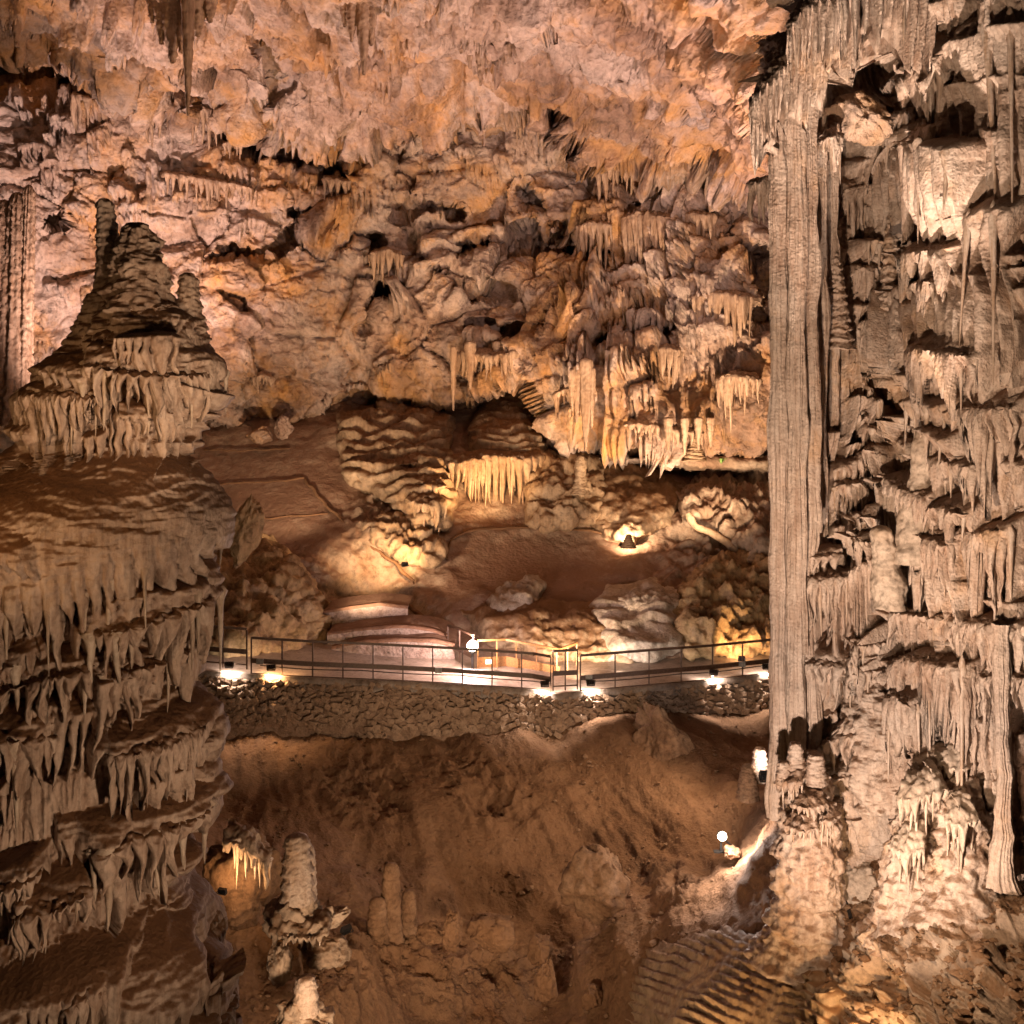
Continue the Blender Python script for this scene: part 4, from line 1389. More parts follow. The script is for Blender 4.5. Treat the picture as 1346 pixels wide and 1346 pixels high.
def tower_body():
    prof = np.array([(385, 150, 215), (400, 132, 232), (420, 100, 266), (440, 75, 276), (470, 40, 280), (500, 26, 276), (540, 20, 262), (572, 10, 250), (590, 30, 262), (620, 0, 288), (660, -60, 305), (700, -90, 302), (760, -100, 285),
                     (850, -110, 262), (920, -115, 272), (980, -115, 292), (1030, -115, 285), (1080, -115, 262), (1150, -120, 250), (1200, -130, 292), (1300, -140, 305), (1500, -150, 320)], float)
    ys = np.arange(388, 1440, 1.75)
    l = np.interp(ys, prof[:, 0], prof[:, 1]) + np.interp(ys, [385, 420, 470, 520, 600, 640], [15, 48, 58, 48, 40, 0])
    r = np.interp(ys, prof[:, 0], prof[:, 2]) - np.where(ys < 590, 14, 30)
    kk = np.ones(9) / 9
    l[4:-4] = np.convolve(l, kk, 'valid'); r[4:-4] = np.convolve(r, kk, 'valid')
    ca = np.linspace(1.06, -1.06, 430)                      # fine columns on the near side, coarse ones behind
    front = -np.pi / 2 - np.arcsin(np.clip(ca / 1.06, -1, 1))
    a = np.concatenate([front, np.linspace(0, np.pi, 42)[1:-1]])
    cx = (l + r) / 2
    Rp = (r - l) / 2
    X = cx[:, None] + Rp[:, None] * np.cos(a)
    Yp = ys[:, None] + 0 * a
    mpp = 9.7 / FPX
    wx = X + 4.5 * pn(np.stack([X / 16, Yp / 26, 0 * X], -1)) + 2.0 * pn(np.stack([X / 6, Yp / 14, 0 * X + 7], -1))
    wy = Yp + 6 * pn(np.stack([X / 30, Yp / 30, 0 * X + 3], -1))
    H, ID, TOP = tier_field(wx, wy, TT, mpp)
    back = np.sin(a) > 0.05
    H[:, back] *= 0.5
    V = np.empty(X.shape + (3,))
    V[..., 0] = (X - CX) / FPX * TY
    V[..., 1] = TY + 0.80 * Rp[:, None] / FPX * TY * np.sin(a)
    V[..., 2] = (HZ - ys)[:, None] / FPX * TY
    d = np.stack([np.cos(a) * 0.85 + 0 * X, np.sin(a) + 0 * X, 0 * X], -1)
    h = H + 0.12 * fbm(V * 1.1, 3) + np.where(ID < 0, 1, 0) * (0.05 * (1 - 2.6 * np.abs(pn(V * np.array([6, 6, 0.8])))) + 0.03 * (1 - 2.6 * np.abs(pn(V * np.array([13, 13, 1.8])))))
    rib = 1 - 2.6 * np.abs(pn(V * np.array([17, 17, 1.6]) + 0.4 * np.stack([pn(V * 3)] * 3, -1)))
    h += 0.018 * fbm(V * 9, 3, 0.6) + 0.006 * pn(V * 38) + (1 - TOP) * 0.022 * rib
    q = V + 0.1 * np.stack([pn(V * 3), pn(V * 3 + 9), pn(V * 3 + 5)], -1)
    h += np.maximum(TOP, 0.3 * (ID < 0)) * (0.030 * (ridged(q * np.array([2.6, 2.6, 8.0]), 3, 0.6) - 0.6) + 0.022 * fbm(q * 5, 3))
    V = V + d * h[..., None]
    objs = split_grid('tier', V - TO, ID, 'tower', tower, wrap=True)
    field_drips(TT, objs, X, Yp, V - TO, d, tower, 'drip', TO, mpp)


tower_body()
# spires on top
lathe('spire', P(139, 400, 10.5) , P(137, 260, 10.5), [0.19, 0.13, 0.12, 0.115, 0.11, 0.095, 0.085], 'tower', tower, TO, k=36, rings=90, band=0.07, nband=11, rough=0.02, seed=51, lean=0.03)
lathe('spire', P(186, 470, 10.4), P(180, 292, 10.4), [0.62, 0.52, 0.36, 0.30, 0.27, 0.19, 0.13], 'tower', tower, TO, k=90, rings=150, band=0.05, nband=6, rough=0.09, flute=14, fl_amp=0.02, seed=52)
lathe('spire', P(250, 480, 10.55), P(247, 358, 10.55), [0.26, 0.22, 0.19, 0.13, 0.11, 0.09], 'tower', tower, TO, k=40, rings=80, band=0.10, nband=8, rough=0.03, seed=53)
lathe('spire', P(126, 470, 10.45), P(134, 384, 10.45), [0.42, 0.28, 0.2, 0.14], 'tower', tower, TO, k=40, rings=60, band=0.05, nband=5, rough=0.03, seed=54)


# ------------------------------------------------------------------ right: column, curtain wall
column = root_at('limestone_column', P(1045, 1090, 14), 'tall fluted limestone column reaching the ceiling in front of the walkway end', 'column')
CO = np.array(column.location)
def strand(x0, x1, y0, y1, Y, r, seed, n=46, parent=column, off=CO, name='shaft'):
    """a tall fluted strand of the column: many sharp vertical ribs, pitted surface"""
    rings, k = int(abs(y0 - y1) / 2.6), 110
    q = np.linspace(0, 1, rings)
    a = np.linspace(0, 2 * math.pi, k, endpoint=False)
    b, t = P(x0, y0, Y), P(x1, y1, Y)
    ax = b + (t - b) * q[:, None]
    ax[:, 0] += 0.085 * pn(np.stack([q * 6, 0 * q + seed, 0 * q], -1)) + 0.025 * pn(np.stack([q * 17, 0 * q + seed, 0 * q + 5], -1))
    rr = np.interp(q, np.linspace(0, 1, len(r)), r)[:, None] + 0 * a
    if name == 'thin_column':
        rr = rr * (0.12 + 0.88 * sstep(0, 0.22, q) * sstep(0, 0.12, 1 - q))[:, None]
    rr = rr * (0.88 + 0.55 * pn(np.stack([q * 7, 0 * q + 2 * seed, 0 * q], -1)) + 0.22 * np.clip(pn(np.stack([q * 45, 0 * q + 5 * seed, 0 * q], -1)) - 0.1, 0, 1) + 0.16 * pn(np.stack([q * 22, 0 * q + 3 * seed, 0 * q], -1)))[:, None]
    C, S_, Zq = np.cos(a) + 0 * q[:, None], np.sin(a) + 0 * q[:, None], ax[:, 2:3] + 0 * a
    for f, am, zf in ((1.4, 0.34, 0.16), (3.2, 0.26, 0.22), (7.5, 0.12, 0.5)):
        rr = rr * (1 + am * (0.5 - 2.0 * np.abs(pn(np.stack([C * f, S_ * f, Zq * zf + seed], -1)))))
    W = np.stack([C * rr, S_ * rr, Zq], -1)
    rr = rr + 0.012 * fbm(W * np.array([11, 11, 4]) + seed, 3, 0.6) + 0.03 * pn(W * np.array([3, 3, 1.6]) + seed) + 0.012 * np.clip(pn(np.stack([C * 2, S_ * 2, Zq * 5 + seed], -1)), 0, 1)
    V = np.stack([ax[:, 0:1] + rr * C, ax[:, 1:2] + rr * S_, Zq], -1)
    return grid_obj(name, V - off, M['column'], parent, wrap=True)


strand(1025, 1024, 1075, 90, 14.25, [0.17, 0.135, 0.125, 0.13, 0.125, 0.13, 0.15], 61)
strand(1047, 1046, 1090, 90, 14.05, [0.17, 0.125, 0.11, 0.105, 0.11, 0.11, 0.13], 62)
strand(1065, 1062, 1040, 90, 14.25, [0.17, 0.12, 0.10, 0.10, 0.095, 0.10, 0.12], 63)
strand(1081, 1078, 900, 90, 14.7, [0.10, 0.09, 0.08, 0.08, 0.09, 0.10], 68)
strand(1097, 1094, 560, 150, 15.1, [0.05, 0.07, 0.08, 0.09, 0.10, 0.12], 64)
strand(1036, 1035, 1060, 100, 14.32, [0.09, 0.08, 0.07, 0.08, 0.08], 65)
strand(1056, 1055, 860, 100, 14.0, [0.06, 0.045, 0.04, 0.045, 0.05], 66)
strand(1074, 1070, 700, 100, 14.2, [0.06, 0.05, 0.045, 0.04, 0.05], 67)

curt = root_at('curtain_wall', P(1230, 1150, 13.2), 'wall of limestone curtains and hanging drips filling the right side', 'rock wall')
RO = np.array(curt.location)
Dr = TPS([(1060, -150, 13.8), (1250, -150, 12.8), (1500, -150, 11), (1075, 60, 15), (1250, 60, 13.4), (1480, 60, 11.2),
          (1160, 110, 15.7), (1225, 115, 15.2), (1256, 140, 13.8), (1085, 200, 15.8), (1160, 200, 16), (1230, 200, 15.2), (1260, 220, 13.5), (1480, 220, 11.5), (1085, 400, 15.8), (1160, 400, 16), (1225, 400, 15.4), (1255, 420, 13.6), (1480, 420, 11.4),
          (1085, 560, 15.4), (1160, 560, 15.4), (1225, 560, 14.4), (1260, 600, 13.5), (1480, 600, 11.3), (1080, 720, 14.9), (1160, 720, 14.6), (1230, 720, 13.9), (1480, 720, 11.4),
          (1080, 880, 14.8), (1160, 880, 14.4), (1240, 880, 13.4), (1480, 880, 11.4), (1085, 1020, 15.6), (1150, 1040, 14.5), (1240, 1040, 13.4), (1480, 1040, 11.6),
          (1085, 1150, 15.4), (1160, 1170, 14), (1240, 1150, 13.1), (1480, 1150, 11.6), (1080, 1230, 15), (1480, 1230, 11.6)], 0.01)


RT = []


def rshelf(x0, x1, ylip, ytip, seed, out=0.35, cell=8, slope=0.0, nd=None, rise=16, arc=0.0, **kw):
    """a curtain of the right wall: lip from x0 to x1 at row ylip (slope: rows down per pixel to the right), tips near ytip"""
    xs = np.linspace(x0, x1, 7)
    t = np.linspace(-1, 1, 7)
    lip = [(x, ylip + slope * (x - (x0 + x1) / 2) + arc * u * u) for x, u in zip(xs, t)]
    RT.append(tier(lip, (ytip - ylip) * 1.5, cell * 1.25, out * 1.0, seed, rise=rise * 1.3, ndrip=int((x1 - x0) / cell * 0.45), tooth=(0.5, 1.05), ends=0.12))
    RT[-1]['fr'] = (x1 - x0) > 40 and (seed % 2 == 0 or ylip > 600)


def curtain_body():
    step = 1.62
    px, py = np.meshgrid(np.arange(1066, 1400, step), np.arange(-100, 1215, step))
    V = PA(px, py, Dr(px, py))
    Nn = normals(V)
    Nn = np.stack([blur(Nn[..., k], 10) for k in range(3)], -1)
    Nn /= np.linalg.norm(Nn, axis=-1, keepdims=True)
    wx = px + 4.0 * pn(np.stack([px / 22, py / 60, 0 * px], -1)) + 1.5 * pn(np.stack([px / 7, py / 18, 0 * px + 7], -1))
    wy = py + 7 * pn(np.stack([px / 30, py / 30, 0 * px + 3], -1))
    mpp = 13.6 / FPX
    H, ID, TOP = tier_field(wx, wy, RT, mpp)
    flu = 1 - 2.7 * np.abs(pn(V * np.array([5.0, 2.2, 0.16])))
    flu2 = 1 - 2.7 * np.abs(pn(V * np.array([11.0, 5, 0.45]) + 17))
    low = sstep(830, 1000, py)
    h = H + 0.16 * fbm(V * 0.6, 3) + (ID < 0) * (0.10 * flu + 0.04 * flu2) + 0.035 * flu2 + 0.016 * fbm(V * 9, 3, 0.62) + 0.007 * pn(V * 33)
    h += low * (0.05 * (ridged(V * 2.4, 4, 0.6) - 0.6) + 0.05 * facets(V * 3.0, 5)[0])
    q = V + 0.1 * np.stack([pn(V * 3), pn(V * 3 + 9), pn(V * 3 + 5)], -1)
    h += TOP * 0.03 * (ridged(q * np.array([2.6, 2.6, 7.0]), 3, 0.6) - 0.6)
    V = V + Nn * h[..., None]
    objs = split_grid('curtain', V - RO, ID, 'column', curt, base='rock_face')
    field_drips(RT, objs, px, py, V - RO, Nn, curt, 'drip_r', RO, mpp, bodymat='column')


# recess between the column and the right pillar
R = [(1086, 1132, 250, 330), (1105, 1150, 190, 300), (1150, 1205, 180, 260), (1150, 1200, 250, 300), (1200, 1240, 170, 300), (1088, 1118, 340, 372), (1120, 1152, 300, 350),
     (1168, 1216, 296, 326), (1150, 1185, 330, 385), (1185, 1226, 322, 390), (1088, 1130, 372, 415), (1120, 1155, 380, 440), (1150, 1215, 392, 430), (1090, 1125, 420, 470),
     (1145, 1222, 418, 470), (1088, 1150, 468, 590), (1100, 1150, 462, 520), (1150, 1196, 462, 520), (1196, 1226, 440, 530), (1112, 1170, 528, 560), (1108, 1140, 548, 612),
     (1135, 1202, 552, 580), (1140, 1205, 580, 610)]
for i, (a, b, c, d) in enumerate(R):
    rshelf(a, b, c, d, 200 + i, out=0.45 + 0.25 * (i % 3), cell=6.5, slope=0.06 * ((i * 7) % 5 - 2), droplen=(0.8, 1.6), ripple=0.02)
rshelf(1076, 1215, 622, 668, 240, out=0.75, cell=7, slope=-0.16, rise=22, droplen=(0.8, 1.5), ripple=0.02)
rshelf(1080, 1160, 655, 690, 241, out=0.7, cell=7, slope=0.05)
rshelf(1062, 1110, 735, 760, 242, out=0.7, cell=8, ripple=0.03)
rshelf(1100, 1210, 705, 730, 243, out=0.9, cell=8, slope=-0.3, rise=30, ripple=0.02)
rshelf(1058, 1130, 762, 838, 244, out=0.75, cell=7, slope=0.05, droplen=(0.8, 1.2))
rshelf(1115, 1210, 756, 835, 245, out=0.8, cell=7, slope=-0.05, droplen=(0.7, 1.2), rise=24)
rshelf(1140, 1200, 728, 765, 246, out=1.0, cell=8, rise=26)
rshelf(1060, 1130, 852, 905, 247, out=0.7, cell=7, ripple=0.03)
rshelf(1120, 1206, 842, 880, 248, out=0.9, cell=8, rise=26, ripple=0.02)
rshelf(1150, 1208, 876, 905, 249, out=0.9, cell=8, rise=22)
rshelf(1064, 1112, 900, 950, 250, out=0.6, cell=7)
rshelf(1085, 1150, 935, 965, 251, out=0.9, cell=8, rise=24, arc=8)
rshelf(1120, 1205, 955, 1000, 252, out=0.95, cell=9, rise=40, ripple=0.04, rough=0.06)
rshelf(1112, 1190, 1020, 1050, 253, out=0.85, cell=9, rise=44, ripple=0.04, rough=0.06)
rshelf(1108, 1175, 1052, 1120, 254, out=0.6, cell=7, droplen=(0.7, 1.3))
# right pillar
Q = [(1236, 1300, 60, 190, 0.5, 11), (1290, 1370, 40, 300, 0.4, 12), (1250, 1300, 160, 320, 0.5, 11), (1255, 1335, 195, 300, 0.75, 11), (1248, 1330, 312, 372, 0.7, 10), (1320, 1370, 260, 420, 0.6, 12),
     (1232, 1300, 398, 445, 0.65, 9), (1290, 1350, 380, 450, 0.6, 10), (1246, 1350, 452, 520, 0.6, 10), (1234, 1312, 524, 590, 0.7, 9), (1300, 1380, 520, 640, 0.5, 11), (1268, 1320, 566, 600, 0.8, 9),
     (1258, 1350, 600, 660, 0.6, 10), (1214, 1292, 640, 730, 0.75, 9), (1280, 1340, 655, 690, 0.75, 9), (1262, 1380, 690, 800, 0.6, 10), (1275, 1320, 705, 800, 0.8, 9), (1205, 1262, 735, 770, 0.55, 10),
     (1200, 1300, 815, 850, 0.6, 10), (1290, 1390, 820, 900, 0.55, 11), (1206, 1275, 868, 990, 0.6, 10), (1260, 1330, 872, 1060, 0.65, 11), (1320, 1400, 880, 1010, 0.5, 12), (1215, 1262, 905, 1010, 0.75, 9)]
for i, (a, b, c, d, o_, ce) in enumerate(Q):
    rshelf(a, b, c, d, 300 + i, out=o_, cell=ce * 0.8, slope=0.05 * ((i * 3) % 5 - 2), droplen=(0.7, 1.35), tooth=(0.5, 1.0), arc=4 * (i % 3), ripple=0.02)
rs = np.random.RandomState(78)
for i in range(240):                                       # smaller curtains between the large ones
    y = rs.uniform(-90, 1130)
    x0 = rs.uniform(1062, 1370)
    wd = rs.uniform(18, 60)
    pil = x0 > 1225
    ln = rs.uniform(40, 170) if (pil and y < 480) or y > 800 else rs.uniform(22, 85)
    sl = rs.uniform(-0.2, 0.2)
    RT.append(tier([(x0, y - sl * wd / 2), (x0 + wd / 2, y - rs.uniform(0, 6)), (x0 + wd, y + sl * wd / 2)], ln, rs.uniform(6, 9.5), rs.uniform(0.08, 0.58), 1900 + i, rise=rs.uniform(6, 20), tooth=(0.5, 1.1)))
for i in range(60):                                        # long unbroken ribs on the pillar and beside the column
    x0 = rs.choice([rs.uniform(1236, 1380), rs.uniform(1075, 1110)])
    y = rs.uniform(-100, 700)
    RT.append(tier([(x0, y), (x0 + 10, y - 4), (x0 + rs.uniform(16, 34), y)], rs.uniform(150, 420), rs.uniform(7, 11), rs.uniform(0.12, 0.36), 2900 + i, rise=rs.uniform(5, 12), tooth=(0.7, 1.1)))
for i in range(80):                                        # fill the recess behind the column
    x0, y, wd = rs.uniform(1080, 1225), rs.uniform(140, 610), rs.uniform(18, 46)
    sl = rs.uniform(-0.2, 0.2)
    RT.append(tier([(x0, y - sl * wd / 2), (x0 + wd / 2, y - rs.uniform(0, 5)), (x0 + wd, y + sl * wd / 2)], rs.uniform(25, 95), rs.uniform(5.5, 8), rs.uniform(0.15, 0.75), 3900 + i, rise=rs.uniform(5, 14), tooth=(0.35, 1.1)))
curtain_body()
# smooth pale mound, thin columns, swelling base
for i, (x0, y0, x1, y1, Y, pr) in enumerate([(1196, 740, 1226, 542, 13.35, [0.26, 0.22, 0.19, 0.20, 0.14, 0.19, 0.18, 0.10]),
                                             (1170, 800, 1158, 690, 13.45, [0.22, 0.2, 0.17, 0.13, 0.1])]):
    lathe('mound', P(x0, y0, Y), P(x1, y1, Y), pr, 'smooth', curt, RO, k=70, rings=110, flute=10, fl_amp=0.02, band=0.0, nband=8, rough=0.07, rfreq=2.2, seed=400 + i)

strand(1320, 1316, 1165, 820, 11.9, [0.20, 0.11, 0.085, 0.08, 0.085, 0.09, 0.1], 410, parent=curt, off=RO, name='standing_column')
strand(1252, 1250, 520, 60, 13.0, [0.07, 0.09, 0.08, 0.10, 0.11], 411, parent=curt, off=RO, name='thin_column')
strand(1330, 1332, 560, -40, 11.8, [0.07, 0.08, 0.09, 0.09, 0.12], 412, parent=curt, off=RO, name='thin_column')
strand(1300, 1302, 420, -40, 12.6, [0.08, 0.11, 0.11, 0.12, 0.14], 413, parent=curt, off=RO, name='thin_column')
strand(1215, 1218, 560, 150, 14.6, [0.06, 0.07, 0.08, 0.07, 0.09], 414, parent=curt, off=RO, name='thin_column')
lathe('stalagmite_stack', P(1172, 420, 15.0), P(1170, 280, 15.0), [0.20, 0.16, 0.14, 0.12, 0.10, 0.07, 0.03], 'column', curt, RO, k=50, rings=110, band=0.16, nband=11, rough=0.03, seed=415)
lathe('stalagmite_stack', P(1105, 460, 15.0), P(1098, 330, 15.0), [0.20, 0.16, 0.14, 0.12, 0.10, 0.07, 0.03], 'column', curt, RO, k=50, rings=110, band=0.16, nband=11, rough=0.03, seed=416)
# white flow sweeping down to the foot of the wall
lathe('white_flow', P(1196, 1240, 12.5), P(1232, 985, 12.9), [0.60, 0.36, 0.30, 0.26, 0.22, 0.14], 'column', curt, RO, k=90, rings=140, band=0.0, nband=6, rough=0.08, seed=420, lean=-0.12, flute=12, fl_amp=0.06)
lathe('white_flow', P(1264, 1225, 12.0), P(1262, 1010, 12.5), [0.60, 0.32, 0.24, 0.16], 'column', curt, RO, k=80, rings=110, band=0.0, nband=7, rough=0.09, seed=421, flute=12, fl_amp=0.05)
lathe('bulging_mass', P(1165, 1060, 13.8), P(1160, 880, 13.9), [0.42, 0.55, 0.50, 0.52, 0.42, 0.26], 'column', curt, RO, k=110, rings=150, band=0.0, nband=8, rough=0.12, seed=422, flute=14, fl_amp=0.06)

for i, (pts, dr) in enumerate([([(1172, 1040, 12.5), (1200, 1048, 12.2), (1232, 1036, 12.1), (1250, 1030, 12.2)], 60), ([(1238, 1072, 12.0), (1262, 1080, 11.85), (1290, 1070, 11.9)], 50),
                               ([(1166, 1105, 12.5), (1190, 1118, 12.15), (1222, 1110, 12.1)], 50), ([(1212, 1010, 12.6), (1240, 1004, 12.4), (1275, 1008, 12.2)], 40)]):
    shelf('flow_curtain', pts, dr * 12.2 / FPX, 8 * 12.2 / FPX, curt, 'smooth', 450 + i, back=0.3, rise=0.2, off=RO, ndrip=6, dripmat='drip_r', ripple=0.02, rough=0.04)

# ------------------------------------------------------------------ pile at the foot of the column
lathe('foot', P(1058, 1262, 13.6), P(1066, 985, 13.7), [0.70, 0.52, 0.42, 0.46, 0.40, 0.34, 0.22, 0.12], 'column', column, CO, k=110, rings=160, band=0.10, nband=6, rough=0.07, seed=430, flute=16, fl_amp=0.03)
def cshelf(pts, drop, cell, seed, **kw):
    k = 13.3 / FPX
    return shelf('foot_tier', pts, drop * k, cell * k, column, 'column', seed, off=CO, back=0.3, rise=0.12, ndrip=8, dripmat='drip_r', **kw)
cshelf([(1020, 1018, 13.5), (1040, 1026, 13.2), (1060, 1022, 13.15)], 40, 6, 431)
cshelf([(1036, 1052, 13.3), (1060, 1060, 13.0), (1092, 1052, 13.1)], 26, 6, 432, ripple=0.02)
cshelf([(1026, 1078, 13.3), (1055, 1090, 12.95), (1080, 1082, 13.0)], 24, 6, 433, ripple=0.02)
cshelf([(1066, 1080, 13.2), (1090, 1076, 13.0), (1106, 1064, 13.2)], 34, 6, 434)
for i, (x, y0, y1, r) in enumerate([(1046, 1020, 975, 0.10), (1072, 1030, 990, 0.12), (1030, 1030, 1000, 0.09)]):
    lathe('foot_stalagmite', P(x, y0, 13.4), P(x, y1, 13.4), [r * 1.3, r * 1.1, r, r * 0.8], 'column', column, CO, k=30, rings=40, band=0.1, nband=4, rough=0.02, seed=440 + i)


# ------------------------------------------------------------------ hanging draperies and stalactites
def drapery(name, label, cat, depth, lip, ytip, cell, seed, out=0.6, mat='curtain_back', group=None, ndrip=None, dripmat='drip_b', part='curtain', **kw):
    """a hanging curtain thing from photo points; depth: function of the photo point, or a number"""
    f = depth if callable(depth) else (lambda x, y: depth)
    t = np.linspace(-1, 1, len(lip))
    L = [(x, y, float(f(x, y)) - out * (1 - 0.3 * u * u)) for (x, y), u in zip(lip, t)]
    Y = np.mean([q[2] for q in L])
    ym = np.mean([q[1] for q in lip])
    wpx = abs(lip[-1][0] - lip[0][0])
    root = root_at(name, P(np.mean([q[0] for q in lip]), ym, Y), label, cat, group)
    off = np.array(root.location)
    k = Y / FPX
    n = int(wpx / cell * 0.8) if ndrip is None else ndrip
    shelf(part, L, (ytip - ym) * k, cell * k, root, mat, seed, back=kw.pop('back', out * 1.5), rise=kw.pop('rise', 8) * k, off=off, ndrip=n, dripmat=dripmat,
          under=kw.pop('under', out * 1.2), droplen=kw.pop('droplen', (0.6, 1.15)), rough=kw.pop('rough', 0.08), **kw)
    return root


HG = 'big hanging draperies beside the column'
h1 = drapery('hanging_drapery', 'square-ended fluted drapery hanging just above the top of the tall column', 'drapery', 13.7, [(983, 138), (1005, 108), (1035, 78), (1065, 62), (1094, 70)], 232, 9, 501, out=0.5,
        mat='column', group=HG, dripmat='drip_r', solid=True, endw=0.03, tooth=(0.9, 1.02), wave=0.2, rough=0.04, droplen=(0.4, 0.7), under=1.0, back=1.5, rise=60, ndrip=6)
h2 = drapery('hanging_drapery', 'stepped fluted drapery in the middle of the three, with ragged lower edge', 'drapery', 13.4, [(1032, 40), (1060, 5), (1090, -10), (1118, 0), (1130, 20)], 172, 9, 502, out=0.5,
        mat='column', group=HG, dripmat='drip_r', solid=True, endw=0.03, tooth=(0.75, 1.05), wave=0.2, rough=0.04, droplen=(0.6, 0.85), under=1.0, back=1.5, rise=60, ndrip=6)
h3 = drapery('hanging_drapery', 'widest pale drapery hanging from the top edge with bright wavy lower rim', 'drapery', 13.0, [(1098, -50), (1135, -70), (1170, -75), (1205, -70), (1240, -50)], 112, 12, 503, out=0.6,
        mat='column', group=HG, dripmat='drip_r', solid=True, endw=0.03, tooth=(0.88, 1.02), wave=0.2, rough=0.04, droplen=(0.6, 0.85), under=1.3, back=1.5, rise=60, ndrip=7)
drapery('stalactite_fringe', 'narrow fringe of drips left of the top of the tall column', 'stalactites', 15.5, [(980, 240), (1000, 236), (1018, 240)], 345, 9, 504, mat='column', dripmat='drip_r', out=0.3)
drapery('stalactite_fringe', 'thin spiky drips below the ragged middle drapery', 'stalactites', 14.4, [(1078, 185), (1095, 178), (1112, 176)], 262, 8, 505, mat='column', dripmat='drip_r', out=0.3, tooth=(0.3, 1.0))
tag(boulder('ochre_rock', P(1128, 160, 14.6), (0.50, 0.6, 0.30), 'back', 506, rot=0.5), 'ochre rock jutting out under the widest pale drapery', 'rock', kind='thing')

BG = 'curtains on the back wall'
def bw(label, lip, ytip, cell, seed, **kw):
    return drapery('stalactite_curtain', label, 'stalactites', Dw, lip, ytip, cell, seed, group=BG, **{**dict(out=1.3, wave=0.4), **kw})

bw('long pale curtain just right of the dark hole', [(772, 222), (800, 212), (830, 214), (862, 222)], 285, 9, 511)
bw('short pale curtain low to the left of the longest one', [(752, 300), (775, 292), (812, 296)], 388, 8, 512, out=1.4)
bw('longest pale curtain in the middle of the back wall', [(808, 292), (830, 282), (865, 284), (902, 290)], 428, 9, 513, out=1.6)
bw('brownish curtain between the longest one and the column', [(886, 288), (910, 280), (940, 284)], 385, 8, 514, out=1.1)
bw('fine orange curtain above the far right recess', [(902, 392), (940, 384), (988, 392)], 478, 7, 515, out=1.3)
bw('small fringe hanging under the longest curtain', [(826, 462), (860, 456), (900, 462)], 520, 7, 516, out=1.0)
bw('wide fluted curtain at upper left above the pink glow', [(158, 142), (200, 136), (250, 138), (306, 150)], 205, 9, 517, out=1.6)
bw('ragged curtain at upper left beside the wide fluted one', [(88, 122), (115, 128), (148, 135)], 206, 9, 518, out=1.3)
bw('small drip curtain over the black hollow in mid wall', [(478, 336), (505, 328), (535, 336)], 385, 7, 519, out=1.0)
bw('brown curtain in the notch left of the dark hole', [(668, 142), (690, 132), (715, 140)], 205, 8, 520, out=1.0)
bw('little curtain at the right end of the upper left ledge', [(290, 190), (305, 184), (322, 190)], 232, 6, 521, out=0.9)
bw('fringe under the crack at the left of the wall', [(420, 232), (455, 238), (490, 236)], 285, 8, 522, out=0.8)
bw('hanging fringe over the flowstone cascade', [(585, 470), (610, 462), (640, 468), (685, 462)], 512, 8, 523, out=1.4)
bw('fringe on the overhang left of the long spike', [(722, 520), (745, 510), (765, 512)], 560, 7, 524, out=1.2)
bw('fringe along the lower rim of the right overhang', [(795, 560), (840, 556), (890, 566), (935, 570)], 588, 7, 525, out=1.0)
bw('pale fringe on the overhang close to the column', [(935, 500), (965, 492), (1005, 500)], 560, 8, 526, out=1.2)
bw('dark fringe beneath the wide fluted curtain', [(200, 225), (250, 232), (300, 240), (345, 250)], 275, 8, 527, out=0.9)
bw('curtain above the left end of the ramp', [(325, 498), (345, 492), (365, 498)], 532, 7, 528, out=0.7)

def stalactite(label, x, y0, y1, Y, r, seed, group='single stalactites', mat='curtain_back', extra=()):
    root = root_at('stalactite', P(x, y0, Y), label, 'stalactite', group)
    off = np.array(root.location)
    rs = np.random.RandomState(seed)
    for j, (dx, dy0, yt, rr) in enumerate([(0, 0, y1, r)] + list(extra)):
        lathe('spike', P(x + dx * 1.0, yt, Y), P(x + dx * 1.0, y0 + dy0, Y), [0.02, rr * 0.28, rr * 0.46, rr * 0.62, rr * 0.75, rr * 0.85], mat, root, off, k=24, rings=46, band=0.05, nband=5, rough=rr * 0.12, seed=seed + j, flute=8, fl_amp=rr * 0.10)

stalactite('long thin stalactite hanging at upper left over the dark ledge', 247, -30, 152, 27.5, 0.24, 531)
stalactite('cluster of pale pointed stalactites at the top left edge of the picture', 226, -40, 82, 28.0, 0.55, 541, extra=[(-14, 0, 58, 0.4), (14, 0, 70, 0.5), (34, 0, 48, 0.45), (50, 0, 30, 0.4), (-26, 0, 30, 0.3)])
stalactite('pair of stalactites in the top left corner', 22, -20, 62, 31, 0.32, 551, extra=[(-14, 0, 40, 0.3)])
stalactite('dark cluster of small stalactites on the ceiling left of centre', 478, -10, 98, 28.5, 0.3, 561, extra=[(-16, 0, 55, 0.28), (10, 0, 60, 0.25), (-25, 0, 35, 0.22)])
stalactite('thin dark stalactites on the ceiling near the middle', 632, 20, 112, 30.5, 0.3, 571, extra=[(-14, 0, 90, 0.25), (-26, 0, 70, 0.25), (10, 0, 85, 0.2)])
stalactite('long white spike hanging over the small cone at the back', 770, 470, 592, 38.6, 0.34, 581, extra=[(-12, 10, 555, 0.22), (8, 12, 562, 0.2), (-18, 14, 540, 0.2)])
stalactite('pale stalactite pair above the flowstone cascade', 618, 448, 512, 42.2, 0.3, 591, extra=[(-22, 6, 540, 0.18), (36, 0, 492, 0.26), (42, 4, 500, 0.2)])
stalactite('thin drips at the end of the right overhang', 900, 548, 598, 37.4, 0.2, 597, extra=[(-22, 0, 592, 0.22), (18, 0, 592, 0.2), (34, 0, 588, 0.18)])

